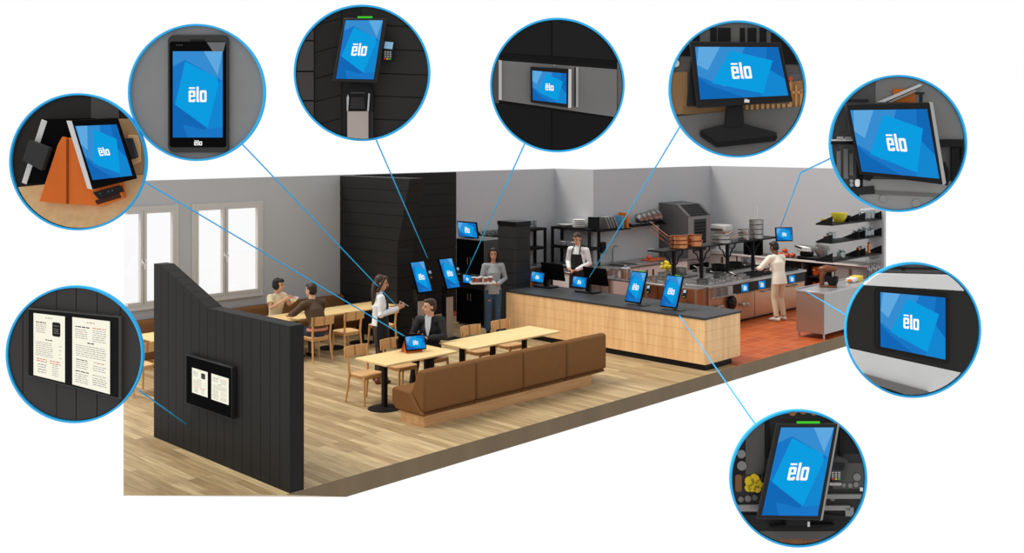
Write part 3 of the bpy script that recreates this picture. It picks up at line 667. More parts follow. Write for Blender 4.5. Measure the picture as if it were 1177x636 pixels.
for i, (x, y, r, h) in enumerate(((12.25, 3.75, .12, .10), (12.95, 3.8, .15, .14), (13.45, 3.55, .10, .16), (13.5, 2.95, .13, .07))):
    pot('saucepan', ['steel saucepan on the left griddle behind the rack posts', 'wider steel saucepan on the right griddle behind the rack posts', 'tall steel pot on the middle of the hob', 'shallow steel pan on the hob left of the cook'][i], (x, y, .9505 if i < 2 else .9157), r, h, M_steel, .6 * i, (.22, .05), group='pans on the hob')
for i, (y, r) in enumerate(((4.30, .15), (3.55, .14), (2.95, .13))):
    pot('saucepan', ['copper pan on the worktable undershelf, farthest from the range front', 'copper pan on the worktable undershelf, middle of three', 'copper pan on the worktable undershelf, nearest the range front'][i], (11.72, y, .2755), r, .24, M_copper, 1.57, ears=True, group='copper pans under the worktable')
# more pans standing about on the burners
for i, (x, y, r, h, m) in enumerate(((13.02, 2.62, .14, .06, M_steel), (13.30, 3.0, .12, .10, M_dsteel), (13.62, 2.62, .11, .07, M_steel), (12.25, 2.72, .12, .08, M_dsteel), (12.62, 2.55, .10, .06, M_steel), (14.30, 3.66, .16, .12, M_bmetal), (15.10, 3.72, .17, .10, M_bmetal), (15.62, 3.70, .15, .16, M_steel))):
    pot('frying_pan' if h < .09 else 'stock_pot', ['shallow steel pan at the hob edge above the first touch panel', 'dull steel pot in front of the second rack post', 'small steel pan between the first two touch panels', 'dull steel pan at the left front of the hob', 'small steel pan above the drip channel', 'black pot on the rear burners, left of three', 'wide black pot on the rear burners, middle of three', 'steel pot on the rear burners, right of three'][i], (x, y, .9455 if i > 4 else .9157), r, h, m, .8 * i, (.2, .06) if h < .09 else None, ears=h >= .09, group='pans on the hob', cat='pan' if h < .09 else 'pot')
# yellow flowers in a pot
fl = thing('flower_pot', 'bunch of yellow flowers in a small steel pot on the hob under the rack', 'flowers', (12.62, 3.92, .9155), 0)
b = MB(); b.lathe([(0, 0), (.06, 0), (.08, .13), (.07, .13), (0, .10)], n=18); b.build('pot', M_steel, fl)
b = MB(); rr = random.Random(3)
for k in range(26):
    a = rr.uniform(0, 2 * PI); q = rr.uniform(0, .15); b.ball((q * math.cos(a), q * math.sin(a), .22 + rr.uniform(-.05, .12) - q * .3), rr.uniform(.03, .045), 8)
b.build('blossom', mat('yellow_petals', (226, 204, 40), .6, var=.2, scale=30), fl)
b = MB(); rr = random.Random(4)
for k in range(8): a = rr.uniform(0, 2 * PI); b.tube([(0, 0, .1), (.06 * math.cos(a), .06 * math.sin(a), .22)], .006, 5)
b.build('stems', mat('green_stem', (80, 120, 50), .6), fl)

# sink run along the kitchen wall
sk = thing('sink_unit', 'steel topped sink unit with white cabinets along the kitchen wall', 'sink', (14.0, 6.2, 0))
ox, oy = 14.0, 6.2
b = MB(); b.b2(L((12.95, 5.76, .08)), L((16.05, 6.69, .86))); b.b2(L((11.75, 6.60, .08)), L((12.95, 6.65, .86))); b.b2(L((11.75, 5.76, .08)), L((11.80, 6.65, .86))); b.b2(L((11.80, 5.85, .0065)), L((16.0, 6.6, .08))); b.build('carcass', M_white, sk, smooth=False)
b = MB(); b.b2(L((11.72, 5.70, .862)), L((13.0, 6.69, .90)), .004); b.b2(L((13.0, 5.70, .862)), L((13.30, 6.69, .90)), .004)
b.b2(L((14.25, 5.70, .862)), L((16.06, 6.69, .90)), .004); b.b2(L((13.30, 5.70, .862)), L((14.25, 5.84, .90)), .004); b.b2(L((13.30, 6.50, .862)), L((14.25, 6.69, .90)), .004); b.build('worktop', M_steel, sk)
b = MB(); b.b2(L((13.30, 5.84, .8605)), L((14.25, 6.50, .868))); b.b2(L((13.76, 5.84, .866)), L((13.79, 6.50, .898))); b.build('basin', M_dsteel, sk)
for x0, x1, hs in ((12.97, 13.92, 0), (13.94, 14.40, 1), (14.42, 15.2, 0), (15.22, 16.03, 0)):
    b = MB(); b.b2(L((x0, 5.735, .10)), L((x1, 5.758, .84)), .004); d = b.build('door', M_white, sk)
    hx = x0 + .12 if not hs else x1 - .12
    b = MB(); b.b2(L((hx - .04, 5.727, .60)), L((hx + .04, 5.737, .76)), .006); h = b.build('handle', mat('brown_grip', (92, 70, 52), .5), d)
b = MB(); b.b2(L((11.9, 5.74, .09)), L((12.9, 6.5, .12))); b.build('dishwasher_tray', M_dsteel, sk)
pot('stock_pot', 'copper pot standing in the dark opening under the sink worktop', (12.35, 6.1, .121), .16, .26, M_copper, 0, ears=True, cat='pot')
fa = thing('faucet', 'chrome faucet at the back of the sink', 'faucet', (14.0, 6.60, .90))
b = MB(); b.tube([(0, 0, 0), (0, 0, .34), (0, -.06, .42), (0, -.16, .42), (0, -.20, .34)], .016); b.build('spout', M_steel, fa)
b = MB(); b.tube([(0, 0, .06), (.09, -.02, .10)], .010); b.b2((-.03, -.03, 0), (.03, .03, .02)); b.build('lever', M_steel, fa)
sd = thing('soap_dispenser', 'black soap dispenser on the kitchen wall above the sink', 'dispenser', (13.63, 6.698, 1.18))
b = MB(); b.b2((-.10, -.12, 0), (.10, -.001, .26), .02, 2); b.build('case', M_black, sd); b = MB(); b.b2((-.05, -.14, -.02), (.05, -.03, .02), .006); b.build('push_bar', M_dgrey, sd)
sp = thing('wall_socket', 'white double socket on the kitchen wall above the orange board', 'socket', (15.74, 6.698, .99))
b = MB(); b.b2((-.13, -.03, 0), (.13, -.001, .13), .008); b.build('plate', M_white, sp)
for s in (-1, 1): b = MB(); b.b2((s * .06 - .03, -.036, .04), (s * .06 + .03, -.03, .10), .004); b.build('outlet', M_dgrey, sp)
bd = MB(); bd.box((0, 0, .014), (.62, .36, .026), bev=.012, seg=2); tag(bd.build('chopping_board', mat('orange_board', (214, 98, 34), .5), loc=(15.2, 6.22, .9005), rz=.05), 'orange chopping board on the sink worktop', 'board')
tm = thing('tomato', 'pink red tomato on the orange chopping board', 'tomato', (15.02, 6.22, .928))
b = MB(); b.ball((0, 0, .055), (.065, .065, .055)); b.build('fruit', mat('tomato_pink', (224, 110, 90), .35), tm); b = MB(); b.ball((0, 0, .11), (.02, .02, .008), 8); b.build('calyx', mat('green_stem', (80, 120, 50)), tm)

# floating shelves on the kitchen wall
def wall_shelf(label, loc, w, d, plates, rz=0, group=None, hplate=.2):
    t = thing('wall_shelf', label, 'shelf', loc, rz, group)
    b = MB(); b.b2((-w / 2, -d, -.03), (w / 2, -.001, 0), .002); b.build('board', M_bmetal, t)
    for x in plates:
        b = MB(); b.prism([(-d, 0), (-.001, 0), (-.001, hplate)], 'X', x - .006, x + .006); b.build('bracket', M_bmetal, t, smooth=False)
    return t
s1 = wall_shelf('black wall shelf holding upright trays above the man in the apron', (13.78, 6.698, 1.76), 1.28, .36, [], hplate=.3)
b = MB(); b.b2((-.63, -.35, .0), (-.60, -.001, .33)); b.b2((-.63, -.35, .30), (-.60, -.001, .33)); b.build('end_frame', M_bmetal, s1)
for i in range(4):
    b = MB(); b.box((0, 0, .17), (.02, .30, .34), M=Matrix.Rotation(-.5, 3, 'Y'), bev=.004); tag(b.build('tray', M_silver, loc=(13.50 + .11 * i, 6.50, 1.775)), ['leaning silver tray on the wall shelf, nearest its open end frame', 'leaning silver tray on the wall shelf, second from the end frame', 'leaning silver tray on the wall shelf, third from the end frame', 'leaning silver tray on the wall shelf, next to the blue board'][i], 'tray', 'silver trays')
for i, (c, x, lb) in enumerate((((90, 150, 190), 14.12, 'blue upright board on the wall shelf'), ((214, 126, 40), 14.32, 'tall orange upright board at the end of the wall shelf'))):
    b = MB(); b.box((0, 0, .16 + .035 * i), (.07, .30, .32 + .07 * i), bev=.01); tag(b.build('chopping_board', mat('board_%d' % i, c, .5), loc=(x, 6.50, 1.7605)), lb, 'board', 'upright boards')
s2 = wall_shelf('black wall shelf of steel bowls above the orange board', (15.22, 6.698, 1.80), 1.42, .36, [-.70, .69], hplate=.22)
for i, (x, r) in enumerate(((14.86, .13), (15.05, .14), (15.25, .15), (15.45, .17), (15.62, .18))):
    b = MB(); b.lathe([(.02, 0), (r * .6, .02), (r, .10), (r + .01, .105), (r - .006, .10), (r * .58, .03), (0, .014)], n=26, M=Matrix.Rotation(1.15, 3, 'Y')); tag(b.build('mixing_bowl', M_steel, loc=(x, 6.50, 1.80 + r * .93)), ['smallest', 'second smallest', 'middle', 'second largest', 'largest'][i] + ' steel bowl leaning on the wall shelf', 'bowl', 'steel bowls on the wall shelf')

# tall oven tower with a sloping hood
tw = thing('oven_tower', 'tall grey oven tower with a sloping grille hood', 'oven', (16.63, 6.22, 0))
ox, oy = 16.63, 6.22
b = MB(); b.b2(L((16.09, 5.78, .83)), L((17.17, 6.69, 2.0)), .006); b.build('case', M_dgrey, tw)
b = MB(); b.hull([L((16.09, 5.76, 2.0)), L((17.17, 5.76, 2.0)), L((17.17, 6.69, 2.0)), L((16.09, 6.69, 2.0))], [L((16.09, 6.10, 2.28)), L((17.17, 6.10, 2.28)), L((17.17, 6.69, 2.32)), L((16.09, 6.69, 2.32))]); h = b.build('hood', M_dgrey, tw, smooth=False)
nh = Vector((0, -.28, .34)).normalized()
b = MB()
for k in range(6):
    b.mi = 0; q = [Vector(L((16.20, 5.76, 2.0))) , Vector(L((17.06, 5.76, 2.0))), Vector(L((17.06, 6.10, 2.28))), Vector(L((16.20, 6.10, 2.28)))]
    a0, a1 = (k + .15) / 6, (k + .85) / 6; p = [lerp4(q, .03, a0), lerp4(q, .97, a0), lerp4(q, .97, a1), lerp4(q, .03, a1)]; b.hull([v + nh * .001 for v in p], [v + nh * .014 for v in p])
b.build('grille', M_bmetal, h, smooth=False)
b = MB(); b.b2(L((16.12, 5.755, .86)), L((17.14, 5.782, 1.98)), .004); f = b.build('front_frame', M_grey, tw)
b = MB(); b.b2(L((16.36, 5.745, 1.05)), L((16.92, 5.757, 1.90)), .003); g = b.build('dark_panel', mat('dark_vent', (48, 48, 49), .5), f)
b = MB()
for k in range(9): b.b2(L((16.40, 5.738, 1.10 + .085 * k)), L((16.88, 5.746, 1.14 + .085 * k)), .002)
b.build('louvres', M_bmetal, g)
b = MB(); b.b2(L((16.09, 5.78, .007)), L((17.17, 6.69, .83)), .004); b.build('base_cabinet', M_grey, tw)
b = MB(); b.b2(L((16.20, 5.755, .22)), L((17.06, 5.782, .72)), .004); d = b.build('oven_door', M_gloss, tw)
b = MB(); b.tube([L((16.24, 5.76, .77)), L((16.24, 5.72, .77)), L((17.02, 5.72, .77)), L((17.02, 5.76, .77))], .012); b.build('handle', M_steel, d)

# worktop along the right wall
rc = thing('kitchen_worktop_unit', 'grey kitchen unit with a white edged worktop along the right wall', 'kitchen unit', (18.2, 3.7, 0))
ox, oy = 18.2, 3.7
b = MB(); b.b2(L((17.86, 1.66, .86)), L((18.56, 6.68, .90)), .004); b.build('worktop', M_dsteel, rc)
b = MB(); b.b2(L((17.835, 1.66, .855)), L((17.86, 6.68, .905)), .003); b.build('edge_strip', M_white, rc)
b = MB(); b.b2(L((18.5, 1.68, .08)), L((18.55, 6.66, .86))); b.b2(L((17.9, 1.68, .007)), L((18.55, 6.66, .08)))
for y in (1.68, 2.55, 2.85, 3.45, 4.4, 5.4, 6.63): b.b2(L((17.9, y, .08)), L((18.52, y + .03, .86)))
b.build('carcass', M_dgrey, rc, smooth=False)
for y0, y1, m in ((1.70, 2.54, M_grey), (4.44, 5.39, M_white), (5.44, 6.62, M_white)):
    b = MB(); b.b2(L((17.885, y0, .10)), L((17.90, y1, .84)), .003); d = b.build('door', m, rc)
    b = MB(); b.b2(L((17.872, y0 + .40, .62)), L((17.886, y0 + .47, .78)), .004); b.build('handle', mat('brown_grip', (92, 70, 52), .5), d)
b = MB(); b.b2(L((17.92, 2.87, .46)), L((18.48, 3.44, .48))); b.b2(L((17.92, 3.47, .55)), L((18.48, 4.39, .57))); b.build('inner_shelf', M_bmetal, rc, smooth=False)
for i, (y, zz, m) in enumerate(((3.15, .481, M_copper), (3.15, .081, M_copper))):
    pot('stock_pot', ['copper pot on the open shelf of the right wall unit', 'copper pot on the floor of the open right wall unit'][i], (18.14, y, zz), .16, .24, m, 0, ears=True, group='pots in the open unit', cat='pot')
ap = thing('coffee_grinder', 'white boxy appliance on the worktop in the far kitchen corner', 'appliance', (18.0, 6.02, .9005))
b = MB(); b.b2((-.13, -.22, 0), (.22, .22, .07), .01); b.build('base', M_white, ap); b = MB(); b.b2((.02, -.16, .07), (.20, .16, .62), .01); b.build('column', M_white, ap)
b = MB(); b.b2((-.16, -.26, .58), (.24, .26, .76), .02); b.build('head', M_white, ap); b = MB(); b.b2((-.165, -.2, .60), (-.155, .2, .66)); b.build('vent_slot', M_dgrey, ap)
bp = pot('rice_cooker', 'glossy black lidded cooker on the right wall worktop behind the rack', (18.08, 5.02, .9055), .26, .38, M_gloss, 0, lid=True, ears=True, cat='cooker')
rr = random.Random(5)
for i, (y, dx, zz) in enumerate(((4.36, 0.05, 0), (4.18, .06, 0), (4.0, .05, 0), (4.28, -.11, 0), (4.09, -.11, 0), (4.19, -.03, .118))):
    p = atX(896, 292, 18.0); b = MB(); b.ball((0, 0, .062), (.075, .075, .062)); t = thing('tomato', 'ripe red tomato on the right wall worktop beside the cook', 'tomato', (18.06 + dx, y - .15, .9055 + zz), 0, 'tomatoes beside the cook'); b.build('fruit', mat('tomato_red', (214, 84, 50), .35), t)
    b = MB(); b.ball((0, 0, .124), (.022, .022, .008), 8); b.build('calyx', mat('green_stem', (80, 120, 50)), t)
sl = thing('food_slicer', 'steel and black food slicer on the right wall worktop', 'slicer', (18.16, 3.22, .9055))
b = MB(); b.b2((-.24, -.42, 0), (.22, .42, .08), .02); b.b2((-.2, .12, .08), (.15, .36, .20), .03); b.build('base', M_black, sl)
b = MB(); b.lathe([(0, .0), (.21, .0), (.215, .012), (.20, .02), (.06, .03), (0, .03)], (-.02, -.20, .27), 30, Matrix.Rotation(-PI / 2, 3, 'Y')); b.build('blade', M_steel, sl)
b = MB(); b.hull([(-.26, -.02, .20), (.16, -.02, .20), (.16, .40, .20), (-.26, .40, .20)], [(-.22, .02, .32), (.12, .02, .32), (.12, .46, .36), (-.22, .46, .36)]); b.build('carriage', M_steel, sl, bevel=.02)
b = MB(); b.tube([(-.26, .30, .30), (-.33, .42, .34)], .022); b.build('handle', M_black, sl)

# shelves where the front kitchen wall is cut away
SYY = 1.62
GS = 'bracketed shelves at the right end'
zs = (2.03, 1.61, 1.17)
for i, zz in enumerate(zs):
    nm = ['top', 'middle', 'bottom'][i]
    for x0, x1, tx in ((15.94, 17.31, 'left'), (17.34, 18.55, 'right')):
        t = thing('wall_shelf', '%s black bracketed shelf of the %s hand bay at the right end of the kitchen' % (nm, tx), 'shelf', ((x0 + x1) / 2, SYY, zz), 0, GS); w = (x1 - x0) / 2
        b = MB(); b.b2((-w, 0, -.035), (w, .42, 0), .002); b.build('board', M_bmetal, t)
        for x in ([-w + .02, w - .02] if tx == 'left' else [-w + .3, w - .02]):
            b = MB(); b.prism([(0, 0), (.42, 0), (0, .19)], 'X', x - .008, x + .008); b.build('bracket', M_bmetal, t, smooth=False)
def bowl(nm, label, loc, r, h, m, cat='bowl', group=None):
    b = MB(); b.lathe([(0, 0), (r * .5, 0), (r * .55, .01), (r * .9, h * .6), (r, h), (r - .012, h), (r * .86, h * .6), (r * .45, .02), (0, .02)], n=28); return tag(b.build(nm, m, loc=loc), label, cat, group)
M_yel = mat('yellow_china', (206, 190, 44), .35)
bowl('bowl', 'large yellow bowl on the top left hand shelf at the right end', (16.72, SYY + .22, zs[0] + .0005), .20, .22, M_yel); bowl('bowl', 'small yellow bowl at the left end of the top shelf', (16.10, SYY + .26, zs[0] + .0005), .11, .10, M_yel)
bowl('bowl', 'black bowl beside the large yellow bowl on the top shelf', (17.06, SYY + .22, zs[0] + .0005), .12, .14, M_black)
def jar(label, loc, r, h, group, lid=M_white):
    t = thing('glass_jar', label, 'jar', loc, 0, group)
    b = MB(); b.lathe([(0, 0), (r, 0), (r, h * .75), (r * .7, h * .88), (r * .7, h), (r * .62, h), (r * .62, h * .86), (r * .9, h * .72), (r * .9, .01), (0, .01)], n=18); b.build('body', M_glassware, t)
    if lid: b = MB(); b.lathe([(0, h + .03), (r * .72, h + .03), (r * .72, h - .01), (0, h - .01)], n=18); b.build('lid', lid, t)
    return t
for i, x in enumerate((17.98, 18.20, 18.42)): jar('white lidded jar on the top right hand shelf, %s' % ['nearest the bracket', 'middle of three', 'nearest the right wall'][i], (x, SYY + .22, zs[0] + .0005), .095, .22, 'jars on the top shelf')
for i, x in enumerate((17.52, 17.78, 17.98, 18.18, 18.36)): jar('glass jar on the middle right hand shelf, %s from the left' % ['first', 'second', 'third', 'fourth', 'fifth'][i], (x, SYY + .20, zs[1] + .0005), .085 + .012 * (i % 2), .17 + .03 * (i % 3), 'jars on the middle shelf', None)
def tumbler(label, loc, r, h, group, m=M_glassware, nm='tumbler', cat='glass'):
    b = MB(); b.lathe([(0, 0), (r * .8, 0), (r, h), (r * .93, h), (r * .74, .012), (0, .012)], n=16); return tag(b.build(nm, m, loc=loc), label, cat, group)
tumbler('copper coloured beaker at the left end of the middle left hand shelf', (16.08, SYY + .24, zs[1] + .0005), .05, .12, None, M_copper, 'beaker', 'cup')
tumbler('steel beaker on the middle left hand shelf', (16.25, SYY + .24, zs[1] + .0005), .06, .18, None, M_steel, 'beaker', 'cup')
tumbler('clear glass jug on the middle left hand shelf', (16.42, SYY + .24, zs[1] + .0005), .08, .2, None, M_glassware, 'jug', 'jug')
jar('round glass jar on the bottom left hand shelf', (16.82, SYY + .22, zs[2] + .0005), .10, .18, None, None)
tumbler('clear tall beaker at the left end of the bottom left hand shelf', (16.12, SYY + .24, zs[2] + .0005), .09, .24, None, M_glassware, 'jug', 'jug')
tumbler('copper beaker on the bottom right hand shelf', (17.75, SYY + .24, zs[2] + .0005), .05, .17, None, M_copper, 'beaker', 'cup'); tumbler('clear jug on the bottom right hand shelf', (17.93, SYY + .24, zs[2] + .0005), .08, .2, None, M_glassware, 'jug', 'jug')
pm = MB(); pm.lathe([(0, 0), (.05, 0), (.05, .03), (.03, .09), (.045, .15), (.03, .20), (.04, .24), (.02, .27), (0, .275)], n=18); tag(pm.build('pepper_mill', M_copper, loc=(18.28, SYY + .22, zs[2] + .0005)), 'turned wooden pepper mill on the bottom right hand shelf', 'mill')
ur = thing('utensil_rail', 'steel rail of hanging utensils under the bottom right hand shelf', 'rail', (18.12, SYY + .02, 1.02))
b = MB(); b.tube([(-.42, 0, 0), (.40, 0, 0)], .012); b.tube([(-.38, 0, 0), (-.38, 0, .115)], .008); b.tube([(.36, 0, 0), (.36, 0, .115)], .008); b.build('rail', M_steel, ur)
for k in range(8):
    x = -.33 + .09 * k; b = MB(); b.tube([(x, -.014, .012), (x, -.014, -.15 - .02 * (k % 3))], .006, 6); b.box((x, -.014, -.19 - .02 * (k % 3)), (.045, .008, .08), bev=.003); b.build('hanging_tool', M_steel, ur)

# steel cabinet at the front edge with the mixer on top
sc_ = thing('steel_cabinet', 'free standing stainless cabinet on short legs at the front floor edge', 'cabinet', (13.75, .34, 0))
b = MB(); b.b2((-1.22, -.31, .12), (1.22, .31, .92), .004); b.build('body', M_steel, sc_)
b = MB(); b.b2((-1.235, -.33, .92), (1.235, .33, .96), .006); b.build('worktop', M_silver, sc_)
b = MB(); b.b2((-1.235, .30, .96), (1.235, .325, .985), .003); b.build('upstand', M_silver, sc_)
for x in (-1.17, 1.17):
    for y in (-.27, .27): b = MB(); b.cyl((x, y, .006), .022, .115, 14); b.build('leg', M_steel, sc_)
mx = thing('stand_mixer', 'brown and black stand mixer on the stainless cabinet', 'mixer', (13.32, .36, .9605), .5)
M_brz = mat('bronze_enamel', (122, 72, 44), .3, .3)
b = MB(); b.box((0, 0, .02), (.20, .36, .04), bev=.02, seg=2); b.build('base', M_brz, mx); b = MB(); b.loft([(0, .12, .04), (0, .13, .2), (0, .10, .30)], [(.06, .05), (.055, .045), (.06, .06)], n=14); b.build('column', M_brz, mx)
b = MB(); b.loft([(0, .14, .36), (0, .02, .38), (0, -.13, .37)], [(.06, .06), (.075, .075), (.055, .055)], n=16); b.build('head', M_brz, mx); b = MB(); b.lathe([(0, 0), (.08, 0), (.115, .08), (.12, .17), (.112, .17), (.1, .08), (0, .02)], (0, -.09, .045), 22); b.build('bowl', M_black, mx)
b = MB(); b.cyl((0, -.09, .20), .022, .12, 12); b.build('shaft', M_steel, mx)
yb = thing('carton', 'yellow and white carton lying on the stainless cabinet', 'carton', (14.55, .38, .9605), .15)
b = MB(); b.box((.1, 0, .05), (.30, .20, .10), bev=.004); b.build('sleeve', mat('yellow_card', (232, 200, 40), .5), yb); b = MB(); b.box((-.19, 0, .05), (.28, .18, .09), bev=.02); b.build('tray_end', M_white, yb); b = MB(); b.box((-.36, 0, .05), (.06, .08, .06), bev=.01); b.build('cap', mat('orange_cap', (220, 130, 60)), yb)

# black racks and steel tables in the alcove
def rack(label, w, d, h, loc, rz):
    t = thing('shelving_rack', label, 'rack', loc, rz)
    for x in (-w / 2 + .03, w / 2 - .03):
        for y in (-d / 2 + .03, d / 2 - .03): b = MB(); b.b2((x - .028, y - .028, 0), (x + .028, y + .028, h)); b.build('post', M_bmetal, t, smooth=False)
    for zz in (h - .03, h - .50, h - .96):
        b = MB(); b.b2((-w / 2, -d / 2, zz - .03), (w / 2, d / 2, zz + .03)); b.build('shelf', M_bmetal, t, smooth=False)
    return t
rack('black metal rack of china against the short return wall', 1.28, .42, .91, (13.14, 7.10, .9005), -PI / 2)
rack('black metal rack of glasses against the back wall beside the column', 1.2, .40, .91, (11.98, 7.76, .9005), 0)
def stable(label, w, d, loc, rz):
    t = thing('prep_table', label, 'table', loc, rz)
    b = MB(); b.box((0, 0, .88), (w, d, .04), bev=.004); b.build('worktop', M_steel, t)
    b = MB(); b.box((0, 0, .30), (w - .06, d - .06, .02)); b.build('undershelf', M_dsteel, t)
    for x in (-w / 2 + .04, w / 2 - .04):
        for y in (-d / 2 + .04, d / 2 - .04): b = MB(); b.b2((x - .022, y - .022, .006), (x + .022, y + .022, .862)); b.build('leg', M_steel, t, smooth=False)
    return t
stable('steel prep table under the black rack of china', 1.2, .62, (13.02, 7.36, 0), -PI / 2); stable('steel prep table under the black rack of glasses', 1.25, .56, (12.02, 7.68, 0), 0)
for i in range(6):
    b = MB(); b.lathe([(0, 0), (.10, 0), (.165, .022), (.16, .026), (.10, .008), (0, .008)], n=24); tag(b.build('plate', M_china, loc=(13.14, 6.98, 1.811 + .036 * i)), ['lowest', 'second', 'third', 'fourth', 'fifth', 'topmost'][i] + ' white plate of the stack on top of the rack', 'plate', 'plates stacked on the rack')
bowl('bowl', 'wide shallow white bowl on top of the rack beside the plate stack', (13.14, 7.42, 1.8115), .20, .06, M_china)
for i in range(2): b = MB(); b.box((0, 0, .06), (.26, .30, .115), bev=.012); tag(b.build('storage_box', M_silver, loc=(13.12, 7.46 - .33 * i, 1.3415)), ['grey storage box on the middle rack shelf, nearer the back wall', 'grey storage box on the middle rack shelf, behind the man in the apron'][i], 'box', 'boxes on the rack')
for i in range(6): tumbler('tall clear glass on top of the rack by the column', (11.60 + .15 * i, 7.76, 1.8115), .05, .18, 'glasses on top of the rack')
def scale_(label, loc):
    t = thing('coffee_urn', label, 'urn', loc, -.8)
    b = MB(); b.lathe([(0, 0), (.17, 0), (.18, .05), (.16, .22), (.10, .29), (0, .31)], n=26); b.build('dome', M_black, t); b = MB(); b.lathe([(0, .02), (.07, .018), (.075, 0), (0, 0)], (0, -.165, .13), 20, Matrix.Rotation(PI / 2, 3, 'X')); b.build('dial', M_white, t)
    b = MB(); b.ball((0, 0, .32), .025, 10); b.build('knob', M_black, t)
scale_('black domed urn with a white dial on the rack behind the man in the apron', (12.95, 6.95, .974)); scale_('black domed urn with a white dial near the column', (11.70, 7.70, .974))
for i, (x, y) in enumerate(((12.95, 7.25), (12.0, 7.65))): pot('stock_pot', ['copper pot under the prep table beside the return wall', 'copper pot under the prep table near the column'][i], (x, y, .3105), .17, .32, M_copper, 0, ears=True, cat='pot')
gs = wall_shelf('short black wall shelf of glasses above the pickup cabinet', (10.98, 7.978, 1.70), .95, .26, [-.46], hplate=.2)
for i in range(6): tumbler('upturned glass on the short wall shelf above the pickup cabinet', (10.68 + .13 * i, 7.85, 1.7005), .05, .13, 'glasses on the short wall shelf')
# ================================================================== PEOPLE
def V(*a): return Vector(a)
def remesh(bmesh_mb, name, mats, parent, voxel):
    b = bmesh_mb; bmesh.ops.recalc_face_normals(b.bm, faces=b.bm.faces)
    me = bpy.data.meshes.new(name); b.bm.to_mesh(me); b.bm.free()
    o = bpy.data.objects.new(name, me); C.objects.link(o)
    m = o.modifiers.new('r', 'REMESH'); m.mode = 'VOXEL'; m.voxel_size = voxel; m.use_smooth_shade = True
    s = o.modifiers.new('s', 'SMOOTH'); s.factor = .5; s.iterations = 2
    dg = bpy.context.evaluated_depsgraph_get(); dg.update()
    me2 = bpy.data.meshes.new_from_object(o.evaluated_get(dg)); me2.name = name
    o.modifiers.clear(); o.data = me2; bpy.data.meshes.remove(me)
    me2.materials.clear(); me2.materials.append(mats)
    me2.polygons.foreach_set('use_smooth', [True] * len(me2.polygons))
    o.parent = parent
    return o
def hand(b, w, h, n, t, curl=.5):
    """wrist w, pointing h, palm normal n, thumb side t"""
    h = h.normalized(); t = (t - h * t.dot(h)).normalized(); n = h.cross(t) if h.cross(t).dot(n) > 0 else t.cross(h)
    b.loft([w - h * .01, w + h * .045, w + h * .09], [(.026, .018), (.038, .016), (.040, .014)], side=t, n=12)
    for i, l in enumerate((.070, .078, .072, .056)):
        p = w + h * .09 + t * (.030 - .020 * i); c = curl
        d1 = (h * math.cos(c * .6) + n * math.sin(c * .6)); d2 = h * math.cos(c * 1.7) + n * math.sin(c * 1.7); d3 = h * math.cos(c * 2.5) + n * math.sin(c * 2.5)
        a = p + d1 * l * .45; e = a + d2 * l * .32; b.loft([p - h * .02, p, a, e, e + d3 * l * .25], [.0095, .0095, .009, .0085, .0075], n=8)
    p = w + h * .025 + t * .03; a = p + (h * .65 + t * .65 + n * .25).normalized() * .04; b.loft([p - t * .015, p, a, a + (h * .9 + t * .15 + n * .4).normalized() * .035], [.012, .012, .0105, .009], n=8)
